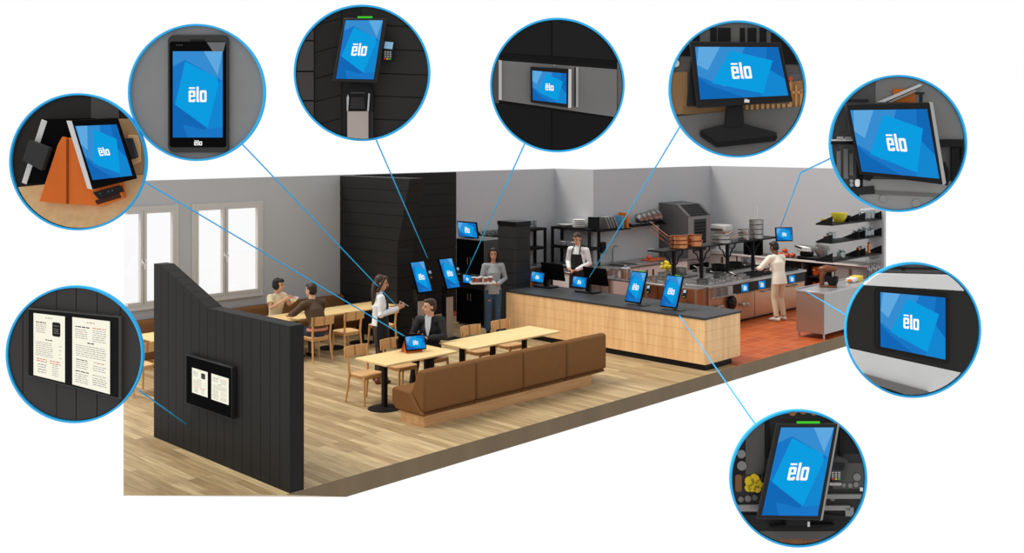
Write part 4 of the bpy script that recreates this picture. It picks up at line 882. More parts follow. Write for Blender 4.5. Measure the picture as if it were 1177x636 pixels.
def person(label, loc, rz, J, skin, top, legs, shoe, hair, hairstyle='short', sleeves=True, tscale=1.0, group=None, female=False, shirt_hem=.0, collar=None, topname='shirt', legname='trousers', curls=(.6, .6)):
    """local frame: faces -Y, left hand towards +X"""
    d = dict(pel=V(0, 0, .95), wai=V(0, 0, 1.09), che=V(0, 0, 1.28), nek=V(0, .015, 1.47), hed=V(0, -.015, 1.64), hyaw=0.0, hpit=0.0,
             shl=V(.175, 0, 1.42), shr=V(-.175, 0, 1.42), ell=V(.23, .02, 1.14), elr=V(-.23, .02, 1.14), wrl=V(.24, -.05, .90), wrr=V(-.24, -.05, .90),
             hil=V(.085, 0, .93), hir=V(-.085, 0, .93), knl=V(.095, -.02, .50), knr=V(-.095, -.02, .50), anl=V(.10, .01, .085), anr=V(-.10, .01, .085), fl=V(.03, -1, 0), fr=V(-.03, -1, 0),
             hl=None, hr=None, nl=V(-1, 0, 0), nr=V(1, 0, 0), tl=V(0, -1, 0), tr=V(0, -1, 0))
    d.update(J); t = thing('person', label, 'person', loc, rz, group)
    sx = (d['shl'] - d['shr']).normalized(); hx = (d['hil'] - d['hir']).normalized(); fm = .9 if female else tscale
    hw = .92 if female else 1.0
    HM = Matrix.Translation(d['hed']) @ Matrix.Rotation(d['hyaw'], 4, 'Z') @ Matrix.Rotation(d['hpit'], 4, 'X') @ Matrix.Scale(1.06, 4)
    def hp(x, y, z): return HM @ V(x, y, z)
    b = MB()
    # head
    def ell(mb, c, r, seg=16):
        n0 = len(mb.bm.verts); q = bmesh.ops.create_uvsphere(mb.bm, u_segments=seg, v_segments=seg, radius=1.0)['verts']
        bmesh.ops.scale(mb.bm, vec=V(*r), verts=q); bmesh.ops.transform(mb.bm, matrix=HM @ Matrix.Translation(V(*c)), verts=q)
    ell(b, (0, .012, .03), (.074, .092, .086)); ell(b, (0, -.022, -.035), (.058, .065, .075)); ell(b, (0, -.05, -.088), (.03, .028, .024))
    b.loft([hp(0, -.088, .022), hp(0, -.108, -.022)], [.009, .014], n=10); ell(b, (.076, .015, -.005), (.010, .02, .03), 10); ell(b, (-.076, .015, -.005), (.010, .02, .03), 10)
    ell(b, (0, -.082, -.058), (.024, .012, .011), 10)
    b.loft([d['nek'] - V(0, 0, .04), hp(0, .025, -.07)], [.056 * fm, .050 * fm], n=14)
    # body
    b.loft([d['pel'] - (d['wai'] - d['pel']) * .4, d['pel'], d['wai'], d['che'], d['nek'] - V(0, 0, .06)], [(.13, .09), (.155 * fm, .105), (.125 * fm, .092), (.15 * fm, .108), (.12 * fm, .07)], side=sx, n=18)
    nb = d['nek'] - V(0, 0, .045)
    b.loft([d['shr'], d['shr'] * .5 + nb * .5 - V(0, 0, .012), nb, d['shl'] * .5 + nb * .5 - V(0, 0, .012), d['shl']], [.05 * fm, .052 * fm, .058 * fm, .052 * fm, .05 * fm], side=(0, 1, 0), n=14)
    for s in 'lr':
        b.loft([d['sh' + s], (d['sh' + s] + d['el' + s]) / 2, d['el' + s], d['el' + s] * .55 + d['wr' + s] * .45, d['wr' + s]], [.048 * fm, .044 * fm, .038 * fm, .036 * fm, .025 * fm], n=12)
        h = d['h' + s] or (d['wr' + s] - d['el' + s]); hand(b, d['wr' + s], h, d['n' + s], d['t' + s], curls[0 if s == 'l' else 1])
        b.loft([d['hi' + s], (d['hi' + s] + d['kn' + s]) / 2, d['kn' + s], d['kn' + s] * .6 + d['an' + s] * .4, d['an' + s]], [.085, .072, .055, .052, .036], n=14)
        f = d['f' + s].normalized(); b.loft([d['an' + s] + V(0, 0, -.045) - f * .04, d['an' + s] + V(0, 0, -.05) + f * .13], [(.034, .03), (.038, .022)], side=f.cross(UP), n=12)
    remesh(b, 'body', skin, t, .0065)
    # clothes
    lo = shirt_hem
    b = MB(); k = .016
    b.loft([d['pel'] - (d['wai'] - d['pel']).normalized() * lo, d['pel'], d['wai'], d['che'], d['nek'] - V(0, 0, .035)], [(.165 * fm + k, .115 + k), (.158 * fm + k, .112 + k), (.13 * fm + k, .098 + k), (.158 * fm + k, .118 + k), (.088, .078)], side=sx, n=20, round_ends=False)
    b.loft([d['shr'], d['shr'] * .5 + nb * .5 - V(0, 0, .012), nb, d['shl'] * .5 + nb * .5 - V(0, 0, .012), d['shl']], [.050 * fm + k, .053 * fm + k, .060 * fm + k * .8, .053 * fm + k, .050 * fm + k], side=(0, 1, 0), n=14)
    for s in 'lr':
        e, w = d['el' + s], d['wr' + s]
        if sleeves: b.loft([d['sh' + s], (d['sh' + s] + e) / 2, e, e * .5 + w * .5, w - (w - e).normalized() * .01], [.050 * fm + k, .046 * fm + k, .041 * fm + k, .037 * fm + k, .028 + k * .9], n=14, round_ends=False)
        else: b.loft([d['sh' + s], d['sh' + s] * .45 + e * .55], [.052 * fm + k, .060 * fm + k], n=14, round_ends=False)
    if sleeves:
        for s in 'lr': e = d['el' + s]; b.ball(e, .041 * fm + k, 12)
    remesh(b, topname, top, t, .010)
    b = MB()
    b.loft([d['pel'] - (d['wai'] - d['pel']).normalized() * .07, d['pel'], d['pel'] * .45 + d['wai'] * .55], [(.14, .10), (.168 * fm, .118), (.142 * fm, .108)], side=hx, n=18)
    for s in 'lr': b.loft([d['hi' + s], (d['hi' + s] + d['kn' + s]) / 2, d['kn' + s], d['kn' + s] * .5 + d['an' + s] * .5, d['an' + s] + (d['kn' + s] - d['an' + s]).normalized() * .01], [.098, .086, .068, .064, .058], n=14, round_ends=False); b.ball(d['kn' + s], .068, 12)
    remesh(b, legname, legs, t, .011)
    for s in 'lr':
        f = d['f' + s].normalized(); b = MB(); a = d['an' + s]
        b.loft([a + V(0, 0, -.04) - f * .05, a + V(0, 0, -.035) + f * .03, a + V(0, 0, -.055) + f * .155], [(.042, .044), (.045, .05), (.044, .028)], side=f.cross(UP), n=14); b.build('shoe', shoe, t)
    # face
    for s in (-1, 1):
        b = MB(); b.ball(hp(s * .030, -.076, .008), (.010, .010, .007), 8); b.build('eye', M_black, t)
        b = MB(); b.loft([hp(s * .016, -.084, .030), hp(s * .032, -.082, .034), hp(s * .048, -.070, .029)], [.004, .0045, .003], n=6); b.build('eyebrow', hair, t)
    b = MB(); b.loft([hp(-.020, -.088, -.058), hp(0, -.096, -.060), hp(.020, -.088, -.058)], [(.003, .004), (.004, .006), (.003, .004)], n=8); b.build('lips', mat('lips', (186, 92, 84), .5), t)
    b = MB(); ell(b, (0, .030, .045), (.083, .092, .086)); ell(b, (0, .045, -.005), (.080, .075, .08)); ell(b, (.0, -.03, .098), (.06, .055, .028))
    if hairstyle == 'bob': ell(b, (.055, .02, -.01), (.034, .06, .075)); ell(b, (-.055, .02, -.01), (.034, .06, .075)); ell(b, (0, -.045, .085), (.068, .05, .03))
    if hairstyle in ('long', 'shoulder'):
        L_ = .42 if hairstyle == 'long' else .20
        dn = HM.to_3x3().inverted() @ V(0, 0, -1)
        b.loft([hp(0, .06, .04), hp(0, .095, -.05), hp(0, .10, -.10) + V(0, 0, -.05), hp(0, .10, -.08) + V(0, 0, -L_ * .6), hp(0, .11, -.08) + V(0, 0, -L_)], [(.075, .05), (.085, .05), (.09, .045), (.085, .04), (.04, .025)], side=HM.to_3x3() @ V(1, 0, 0), n=14)
        for s in (-1, 1): b.loft([hp(s * .04, -.03, .095), hp(s * .076, -.012, .03), hp(s * .080, .015, -.06), hp(s * .085, .03, -.12)], [.028, .022, .026, .028], n=10)
    remesh(b, 'hair', hair, t, .008)
    if collar:
        b = MB(); b.loft([d['nek'] - V(0, 0, .02), d['nek'] + V(0, 0, .03)], [(.075, .07), (.066, .062)], side=sx, n=18, round_ends=False); b.build('collar', collar, t)
    return t, d
def apron(t, zs, mat_, ang=75, name='apron', cx=0, cy=0):
    """front panel hugging an upright torso; zs = [(z, rx, ry, angle)]"""
    b = MB(); N = 16; rows = []
    for z, rx, ry, an in zs:
        o = []; i = []
        for k in range(N + 1):
            a = math.radians(-an + 2 * an * k / N); o.append(b.bm.verts.new((cx + (rx + .012) * math.sin(a), cy - (ry + .012) * math.cos(a), z))); i.append(b.bm.verts.new((cx + rx * math.sin(a), cy - ry * math.cos(a), z)))
        rows.append((o, i))
    for (o, i), (o2, i2) in zip(rows, rows[1:]):
        for k in range(N): b.bm.faces.new((o[k], o[k + 1], o2[k + 1], o2[k])); b.bm.faces.new((i[k + 1], i[k], i2[k], i2[k + 1]))
        b.bm.faces.new((o[0], o2[0], i2[0], i[0])); b.bm.faces.new((o[N], i[N], i2[N], o2[N]))
    for o, i in (rows[0], rows[-1]):
        for k in range(N): b.bm.faces.new((o[k], i[k], i[k + 1], o[k + 1]))
    return b.build(name, mat_, t)
S_light = mat('skin_light', (224, 172, 142), .5, var=.03); S_tan = mat('skin_tan', (206, 152, 120), .5, var=.03); S_mid = mat('skin_mid', (190, 132, 100), .5, var=.03); S_dark = mat('skin_dark', (120, 80, 58), .5, var=.03)
H_black = mat('hair_black', (26, 22, 21), .5, var=.2, scale=40); H_brown = mat('hair_brown', (58, 36, 25), .5, var=.25, scale=40); H_dbrown = mat('hair_dark_brown', (44, 31, 24), .5, var=.2, scale=40)
C_white = mat('white_cotton', (236, 236, 236), .8, var=.02); C_cream = mat('cream_cotton', (240, 224, 184), .8, var=.03); C_brown = mat('brown_suede', (84, 64, 42), .7, var=.12, scale=8); C_jean = mat('blue_denim', (58, 84, 112), .8, var=.25, scale=14)
C_djean = mat('dark_denim', (50, 58, 74), .8, var=.15); C_black = mat('black_cloth', (22, 22, 24), .75, var=.1); C_suit = mat('black_suit', (30, 31, 33), .7, var=.1); C_grey = mat('grey_knit', (158, 160, 162), .85, var=.06, scale=40)
C_chef = mat('chef_white', (246, 238, 220), .8, var=.02); C_beige = mat('beige_twill', (222, 204, 172), .8, var=.04); C_dkbrown = mat('dark_brown_cloth', (58, 38, 28), .75, var=.12); C_pink = mat('salmon_belt', (222, 140, 116), .6)
K_brown = mat('brown_shoe', (110, 62, 36), .4); K_black = mat('black_shoe', (20, 18, 18), .3); K_white = mat('white_shoe', (232, 228, 220), .5)

# --- waitress taking an order, turned to the right of the picture
W_, dW = person('person in a white blouse and black apron standing with a phone by the table', (4.10, 3.55, 0.0005), math.radians(62), dict(
    hed=V(-.02, -.03, 1.64), hpit=.22, hyaw=-.15, ell=V(.25, .03, 1.16), wrl=V(.10, -.26, 1.17), elr=V(-.24, .02, 1.15), wrr=V(-.06, -.30, 1.22), hl=V(-.35, -.75, .35), hr=V(.15, -.8, .35), nl=V(-.5, 0, 1), nr=V(1, 0, .5), tl=V(0, -.3, 1), tr=V(0, -.2, 1)),
    S_tan, C_white, C_dkbrown, K_brown, H_brown, 'long', female=True, topname='blouse', collar=C_white)
apron(W_, [(.62, .20, .155, 118), (.80, .192, .150, 118), (.98, .182, .142, 118), (1.10, .160, .128, 115), (1.12, .158, .126, 112)], C_black)
apron(W_, [(1.10, .150, .126, 50), (1.25, .165, .14, 42), (1.36, .16, .128, 36)], C_black, name='apron_bib')
b = MB(); b.box((.17, -.10, 1.0), (.05, .10, .16), bev=.015); q = b.build('order_pouch', C_dkbrown, W_)
ph = thing('smartphone', 'pale handheld ordering phone in the hands of the standing waitress', 'phone', (4.10, 3.55, 0), math.radians(62))
b = MB(); Mp = Matrix.Rotation(-.9, 3, 'X') ; b.box((.035, -.42, 1.275), (.075, .16, .012), bev=.005, M=Matrix.Rotation(.55, 3, 'X')); b.build('case', M_silver, ph)
b = MB(); b.box((.035, -.416, 1.283), (.066, .14, .004), M=Matrix.Rotation(.55, 3, 'X')); b.build('display', M_dgrey, ph)

# --- businessman sitting at the end of the table
Bz, dB = person('person in a black suit and open pale collar sitting at the table with a phone', (4.62, 2.88, 0.0005), math.radians(-58), dict(
    pel=V(0, .06, .54), wai=V(0, .06, .68), che=V(0, .02, .90), nek=V(0, -.01, 1.10), hed=V(0, -.05, 1.27), hyaw=math.radians(-48), hpit=.02,
    shl=V(.19, .0, 1.05), shr=V(-.19, .0, 1.05), ell=V(.27, -.10, .80), elr=V(-.27, -.12, .80), wrl=V(.03, -.32, .80), wrr=V(-.12, -.34, .82), hl=V(-.6, -.6, .15), hr=V(.35, -.8, .1), nl=V(-.3, .2, 1), nr=V(.3, 0, 1), tl=V(-.2, .4, 1), tr=V(.4, .2, 1),
    hil=V(.09, .02, .53), hir=V(-.09, .02, .53), knl=V(.12, -.40, .52), knr=V(-.10, -.42, .52), anl=V(.13, -.34, .085), anr=V(-.16, -.44, .085)),
    S_light, C_suit, C_suit, K_brown, H_brown, 'short', tscale=1.10, topname='suit_jacket', collar=mat('pale_blue_shirt', (206, 212, 220), .7))
b = MB(); b.hull([(-.045, -.128, .95), (.045, -.128, .95), (.03, -.10, .95), (-.03, -.10, .95)], [(-.055, -.10, 1.12), (.055, -.10, 1.12), (.04, -.06, 1.12), (-.04, -.06, 1.12)]); b.hull([(-.01, -.142, .80), (.01, -.142, .80), (.01, -.115, .80), (-.01, -.115, .80)], [(-.045, -.128, .95), (.045, -.128, .95), (.03, -.10, .95), (-.03, -.10, .95)]); b.build('shirt_front', mat('pale_blue_shirt', (206, 212, 220)), Bz, smooth=False)
b = MB(); b.box((-.06, -.44, .835), (.075, .14, .010), bev=.004, M=Matrix.Rotation(.3, 3, 'X') @ Matrix.Rotation(.4, 3, 'Z')); tag(b.build('smartphone', M_dgrey, loc=(4.62, 2.88, 0.0), rz=math.radians(-58)), 'dark phone held by the person in the black suit', 'phone')

# --- couple eating at the window table
Ew, dE = person('person with short black hair in a cream blouse eating on the window bench', (4.46, 7.10, 0.0005), .12, dict(
    pel=V(0, .08, .55), wai=V(0, .07, .68), che=V(0, .04, .88), nek=V(0, .03, 1.06), hed=V(0, -.02, 1.225), hyaw=.5, hpit=.12,
    shl=V(.165, .03, 1.01), shr=V(-.165, .03, 1.01), ell=V(.22, -.08, .82), elr=V(-.23, -.08, .82), wrl=V(.14, -.28, .92), wrr=V(-.06, -.26, .98), hl=V(-.5, -.5, .1), hr=V(.4, -.5, .3), nl=V(0, 0, 1), nr=V(.6, 0, .4), tl=V(0, -.6, .6), tr=V(0, .2, 1),
    hil=V(.085, .03, .54), hir=V(-.085, .03, .54), knl=V(.10, -.38, .51), knr=V(-.10, -.38, .51), anl=V(.10, -.36, .085), anr=V(-.10, -.36, .085)),
    S_light, C_cream, C_djean, K_black, H_black, 'bob', sleeves=False, female=True, topname='blouse')
bl = thing('bowl', 'white bowl of food held up by the person in the cream blouse', 'bowl', (4.46, 7.10, 0), .12)
b = MB(); b.lathe([(0, 0), (.045, 0), (.05, .012), (.085, .055), (.10, .075), (.094, .075), (.08, .055), (.04, .018), (0, .018)], (.06, -.38, .94), 26); b.build('dish', M_china, bl)
b = MB(); b.ball((.06, -.38, .995), (.078, .078, .022), 12); b.build('food', mat('red_food', (206, 90, 60), .6, var=.4, scale=60), bl)
b = MB(); b.tube([(-.04, -.33, 1.04), (.05, -.38, 1.02)], .006, 6); tag(b.build('spoon', M_oak, loc=(4.46, 7.10, 0), rz=.12), 'wooden spoon in the right hand of the person in the cream blouse', 'spoon')
Em, dM = person('person in a brown jacket and jeans sitting with their back to the room', (4.36, 5.72, 0.0005), PI - .05, dict(
    pel=V(0, .06, .54), wai=V(0, .05, .68), che=V(0, -.05, .90), nek=V(0, -.12, 1.09), hed=V(.0, -.17, 1.25), hyaw=.35, hpit=.08,
    shl=V(.20, -.07, 1.03), shr=V(-.20, -.08, 1.03), ell=V(.30, -.24, .86), elr=V(-.28, -.26, .84), wrl=V(.26, -.46, .80), wrr=V(-.20, -.48, .80), hl=V(-.2, -.9, -.05), hr=V(.2, -.9, -.05), nl=V(0, 0, -1), nr=V(0, 0, -1), tl=V(-1, 0, 0), tr=V(1, 0, 0),
    hil=V(.09, .03, .53), hir=V(-.09, .03, .53), knl=V(.13, -.38, .52), knr=V(-.13, -.38, .52), anl=V(.13, -.34, .085), anr=V(-.13, -.34, .085)),
    S_light, C_brown, C_djean, K_black, H_dbrown, 'short', topname='jacket', tscale=1.14)
b = MB(); b.loft([(0, .06, .565), (0, .06, .605)], [(.208, .150), (.206, .148)], n=24, round_ends=False); b.build('belt', C_pink, Em)

# --- woman with the tray by the counter end
Tw, dT = person('person in a grey jumper and ripped blue jeans carrying a tray of cups', (8.36, 5.19, 0.0005), math.radians(-38), dict(
    hed=V(0, -.02, 1.655), hyaw=-.1, hpit=.05, ell=V(.25, .04, 1.15), wrl=V(.06, -.22, 1.06), elr=V(-.24, -.03, 1.15), wrr=V(-.20, -.30, 1.10), hl=V(-.8, -.4, .05), hr=V(-.3, -.9, .05), nl=V(0, 0, 1), nr=V(0, 0, 1), tl=V(0, -1, 0), tr=V(1, 0, 0)),
    S_mid, C_grey, C_jean, K_black, H_black, 'shoulder', female=True, shirt_hem=.10, topname='jumper', legname='jeans')
for x, z_, s in ((-.10, .60, 1), (.10, .52, -1), (-.09, .72, 1)):
    b = MB(); b.ball((x, -.066 - (.014 if z_ > .65 else 0), z_), (.035, .022, .022), 10); b.build('rip', S_mid, Tw)
tr = thing('serving_tray', 'white tray of cups held by the person in the grey jumper', 'tray', (8.36, 5.19, 0), math.radians(-38))
b = MB(); b.box((-.26, -.38, 1.118), (.50, .24, .016), bev=.006); b.build('plate', M_white, tr); b = MB()
for q in (((-.26, -.502, 1.135), (.50, .012, .03)), ((-.26, -.258, 1.135), (.50, .012, .03)), ((-.512, -.38, 1.135), (.012, .24, .03)), ((-.008, -.38, 1.135), (.012, .24, .03))): b.box(*q, bev=.003)
b.build('rim', M_white, tr)
for i, (x, y) in enumerate(((-.44, -.36), (-.30, -.34), (-.10, -.36), (-.20, -.43), (-.37, -.44))):
    c = thing('paper_cup', ['brown cup at the outer end of the carried tray', 'brown cup at the back middle of the carried tray', 'brown cup at the inner end of the carried tray', 'brown cup at the front of the carried tray, nearer the hand', 'brown cup at the front of the carried tray, farther out'][i], 'cup', (8.36, 5.19, 0), math.radians(-38), 'cups on the tray')
    b = MB(); b.lathe([(0, 0), (.034, 0), (.046, .105), (.040, .105), (0, .1)], (x, y, 1.127), 18); b.build('sleeve', mat('cup_brown', (156, 92, 78), .6), c)
    b = MB(); b.lathe([(0, .103), (.049, .103), (.049, .113), (.043, .123), (0, .123)], (x, y, 1.127), 18); b.build('lid', M_white, c)

# --- man at the tills
Br, dR = person('person in a white shirt and black apron standing behind the counter tills', (11.02, 5.18, 0.0005), math.radians(-78), dict(
    hed=V(0, -.07, 1.80), hpit=.45, hyaw=.1, pel=V(0, 0, 1.02), wai=V(0, 0, 1.18), che=V(0, 0, 1.40), nek=V(0, -.01, 1.61), shl=V(.20, 0, 1.55), shr=V(-.20, 0, 1.55),
    ell=V(.27, .02, 1.26), elr=V(-.27, .02, 1.26), wrl=V(.07, -.24, 1.12), wrr=V(-.09, -.25, 1.14), hl=V(-.7, -.3, -.2), hr=V(.7, -.3, -.2), nl=V(0, 0, -1), nr=V(0, 0, -1), tl=V(0, -1, .3), tr=V(0, -1, .3), hil=V(.09, 0, 1.0), hir=V(-.09, 0, 1.0), knl=V(.10, -.02, .54), knr=V(-.10, -.02, .54)),
    S_light, C_white, C_black, K_black, H_brown, 'short', collar=C_white, tscale=1.06)
apron(Br, [(.68, .21, .165, 95), (.9, .205, .162, 95), (1.05, .19, .150, 92), (1.18, .165, .135, 85), (1.28, .17, .142, 60), (1.46, .17, .135, 45)], C_black)
for s in (-1, 1):
    b = MB(); b.tube([(s * .10, -.128, 1.45), (s * .095, -.095, 1.56), (s * .07, -.02, 1.635), (s * .05, .06, 1.60)], .014, 8); b.build('apron_strap', C_black, Br)

# --- cook at the range, seen from behind
Ck, dC = person('person in a white jacket and beige trousers cooking at the range', (13.97, 1.90, 0.0065), PI - .25, dict(
    pel=V(0, .04, .93), wai=V(0, .02, 1.07), che=V(0, -.03, 1.26), nek=V(0, -.07, 1.44), hed=V(0, -.12, 1.60), hpit=.35, hyaw=.1, shl=V(.19, -.06, 1.38), shr=V(-.19, -.05, 1.38),
    ell=V(.36, -.16, 1.16), elr=V(-.30, -.16, 1.14), wrl=V(.22, -.38, 1.12), wrr=V(-.14, -.38, 1.06), hl=V(-.4, -.8, -.1), hr=V(.2, -.9, -.1), nl=V(0, 0, -1), nr=V(0, 0, -1), tl=V(-1, 0, 0), tr=V(1, 0, 0),
    hil=V(.09, .03, .92), hir=V(-.09, .03, .92), knl=V(.11, .0, .49), knr=V(-.12, -.03, .49), anl=V(.12, .08, .085), anr=V(-.13, .05, .085), fl=V(.3, -1, 0), fr=V(-.3, -1, 0)),
    S_dark, C_chef, C_beige, K_white, H_black, 'short', shirt_hem=.13, topname='jacket', tscale=1.10)
# ================================================================== ROUND BLUE RIMMED INSETS HUNG IN FRONT OF THE ROOM
DI = 12.0; PX = DI / F
M_matt = {}
def mm(rgb, rough=.6, metal=0.0):
    k = (rgb, rough, metal)
    if k not in M_matt: M_matt[k] = mat('inset_paint_%d_%d_%d_%d' % (rgb[0], rgb[1], rgb[2], int(rough * 10 + metal * 100)), rgb, rough, metal, var=.06, scale=5, spec=.15)
    return M_matt[k]
def clip_circle(poly, c, R, n=56):
    out = list(poly)
    for k in range(n):
        a = 2 * PI * (k + .5) / n; nx, ny = math.cos(a), math.sin(a); d = R; inp = out; out = []
        for i in range(len(inp)):
            p, q = inp[i], inp[(i + 1) % len(inp)]
            dp = (p[0] - c[0]) * nx + (p[1] - c[1]) * ny - d; dq = (q[0] - c[0]) * nx + (q[1] - c[1]) * ny - d
            if dp <= 0: out.append(p)
            if dp * dq < 0: t = dp / (dp - dq); out.append((p[0] + (q[0] - p[0]) * t, p[1] + (q[1] - p[1]) * t))
        if not out: return []
    return out
class Inset:
    def __init__(s, cx, cy, R, org, sc, label, back):
        s.c = (cx, cy); s.R = R; s.o = org; s.k = sc; s.centre = atD(cx, cy, DI)
        s.t = thing('round_inset', label, 'inset', s.centre)
        Mz = Matrix((RV, UP, -DV)).transposed()    # local x right, y up, z towards the viewer
        s.Mz = Mz
        b = MB(); r = (R - .6) * PX; b.lathe([(0, -.03), (r, -.03), (r, 0), (0, 0)], n=72, M=Mz); b.build('backdrop', mm(back), s.t)
        b = MB(); r0, r1 = (R - 1.5) * PX, (R + .7) * PX; b.lathe([(r0, -.02), (r1, -.02), (r1, .04), (r0, .04), (r0, -.02)], n=96, M=Mz); b.build('rim', M_blue, s.t)
    def P(s, p): return (s.o[0] + p[0] / s.k, s.o[1] + p[1] / s.k)
    def at(s, p, w): x, y = s.P(p); return atD(x, y, DI - w)
    def prism(s, b, poly, w0, w1, clip=True):
        q = [s.P(p) for p in poly]
        if clip: q = clip_circle(q, s.c, s.R - 2.0)
        if len(q) < 3: return
        f = [atD(x, y, DI - w1) for x, y in q]; b.hull([v + DV * (w1 - w0) for v in f], f)
    def layer(s, name, poly, w0, w1, rgb, rough=.6, metal=0.0, parent=None, bevel=0.0, smooth=False):
        if isinstance(poly[0][0], (tuple, list)):
            for pl in poly: s.layer(name, pl, w0, w1, rgb, rough, metal, parent, bevel, smooth)
            return None
        b = MB(); s.prism(b, poly, w0, w1)
        if len(b.bm.faces) == 0: b.bm.free(); return None
        par = parent or s.t; o = b.build(name, mm(rgb, rough, metal) if isinstance(rgb, tuple) else rgb, par, smooth=smooth, bevel=bevel)
        s.fix(o, par); return o
    def fix(s, o, par):
        root = par
        while root.parent: root = root.parent
        o.data.transform(Matrix.Translation(-root.location))
    def slab(s, name, quad, ws, th, rgb, parent, bevel=0.0, rough=.3, metal=0.0):
        f = [s.at(p, w) for p, w in zip(quad, ws)]; n = (f[1] - f[0]).cross(f[3] - f[0]).normalized()
        if n.dot(DV) > 0: n = -n
        b = MB(); b.hull([v - n * th for v in f], f); o = b.build(name, mm(rgb, rough, metal) if isinstance(rgb, tuple) else rgb, parent, bevel=bevel, smooth=bool(bevel)); s.fix(o, parent); return o
    def scr(s, quad, ws, parent, portrait=False, logo=.26, lift=.004, name='screen', mark=(.5, .5)):
        f = [s.at(p, w) for p, w in zip(quad, ws)]; n = (f[1] - f[0]).cross(f[3] - f[0]).normalized()
        if n.dot(DV) > 0: n = -n
        o = screen([v + n * lift for v in f], n, parent, name, portrait, logo, .0009, mark); s.fix(o, parent); return o
    def dev(s, name, label, cat): return thing(name, label, cat, s.centre)
def rect(x0, y0, x1, y1): return [(x0, y1), (x1, y1), (x1, y0), (x0, y0)]
def circ(x, y, r, n=18): return [(x + r * math.cos(2 * PI * k / n), y + r * math.sin(2 * PI * k / n)) for k in range(n)]

# 1 ---- tablet stand
I = Inset(91, 186, 78, (0, 90), 3.44, 'round blue rimmed inset at the far left showing an orange tablet stand', (40, 38, 36))
I.layer('wall_patch', rect(360, 40, 470, 165), 0, .012, (78, 76, 74)); I.layer('tan_seat', [(455, 160), (620, 160), (620, 480), (440, 480)], 0, .02, (178, 140, 100)); I.layer('tan_cushion', [(505, 225), (545, 225), (556, 260), (556, 330), (520, 345), (490, 300)], .02, .045, (214, 172, 124), bevel=.01)
I.layer('table_surface', [(0, 438), (330, 405), (650, 372), (650, 640), (0, 640)], 0, .045, wood('inset_table', (200, 160, 112), (216, 178, 128), 'X', .35))
d = I.dev('tablet_stand', 'enlarged tablet on an orange leather wedge stand in the far left inset', 'tablet')
I.slab('rear_tablet', [(88, 420), (345, 400), (375, 158), (172, 160)], [.05, .05, .10, .10], .02, M_bezel, d, .006)
I.slab('rear_trim', [(85, 413), (104, 420), (186, 170), (164, 163)], [.056, .056, .108, .108], .03, (206, 206, 206), d, .004)
I.layer('wedge_side', [(154, 487), (265, 498), (265, 240), (246, 230), (228, 262)], .03, .17, (210, 104, 38), parent=d, bevel=.008); I.layer('wedge_front', [(267, 498), (400, 506), (486, 474), (470, 400), (330, 232), (268, 236)], .03, .16, (214, 108, 40), parent=d, bevel=.008)
I.layer('seam', [(262, 497), (268, 498), (268, 240), (262, 238)], .15, .176, (130, 60, 24), parent=d); I.layer('wedge_opening', [(384, 500), (480, 472), (470, 452), (375, 484)], .1, .165, (60, 32, 20), parent=d)
I.layer('connector_bar', [(366, 452), (472, 424), (482, 450), (388, 478)], .1, .185, M_black, parent=d, bevel=.005)
for x in (395, 428, 444): I.layer('port', circ(x, 456 - (x - 395) * .25, 3.5, 8), .185, .189, (90, 90, 90), parent=d)
m = I.slab('front_tablet', [(362, 440), (540, 396), (464, 156), (272, 166)], [.26, .26, .19, .19], .03, M_bezel, d, .008)
I.slab('front_trim', [(345, 436), (366, 441), (284, 168), (262, 168)], [.262, .262, .192, .192], .045, (210, 210, 210), d, .005)
I.scr([(368, 403), (525, 385), (462, 183), (298, 190)], [.245, .245, .20, .20], m, logo=.26, lift=.009)
I.layer('card_reader', [(490, 238), (514, 236), (537, 312), (518, 322)], .12, .22, M_black, parent=d, bevel=.008); I.layer('card_reader', [(88, 325), (164, 366), (194, 276), (114, 244)], .10, .21, (52, 52, 53), parent=d, bevel=.008)

# 2 ---- handheld
I = Inset(227, 106.5, 78, (140, 20), 3.533, 'round blue rimmed inset at the top left showing a handheld on grey', (140, 140, 140))
d = I.dev('handheld_computer', 'enlarged black handheld ordering computer standing upright in the grey inset', 'handheld')
def rrect(x0, y0, x1, y1, r, n=5):
    o = []
    for cx, cy, a0 in ((x1 - r, y1 - r, 0), (x0 + r, y1 - r, 90), (x0 + r, y0 + r, 180), (x1 - r, y0 + r, 270)):
        for k in range(n + 1): a = math.radians(a0 + 90 * k / n); o.append((cx + r * math.cos(a), cy + r * math.sin(a)))
    return o
I.layer('case', rrect(186, 70, 432, 549, 26), .005, .06, (58, 58, 57), .5, parent=d, bevel=.010); m = I.layer('front_glass', rrect(194, 98, 424, 528, 10), .06, .064, M_bezel, parent=d)
I.layer('speaker_slot', rrect(278, 90, 338, 97, 3, 3), .06, .067, M_black, parent=d)
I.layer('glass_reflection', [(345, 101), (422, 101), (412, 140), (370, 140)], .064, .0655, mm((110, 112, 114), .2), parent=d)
I.scr([(208, 488), (410, 488), (410, 138), (208, 138)], [.064] * 4, m, True, .36)
b = MB()
for p in WM: b.poly([I.at((294 + x * 32, 520 - y * 21), .0665) for x, y in p])
o = b.build('maker_mark', E_white, d, smooth=False); I.fix(o, d)
for x in (224, 234, 244): I.layer('sensor', circ(x, 113, 3, 8), .064, .066, (70, 70, 70), parent=d)

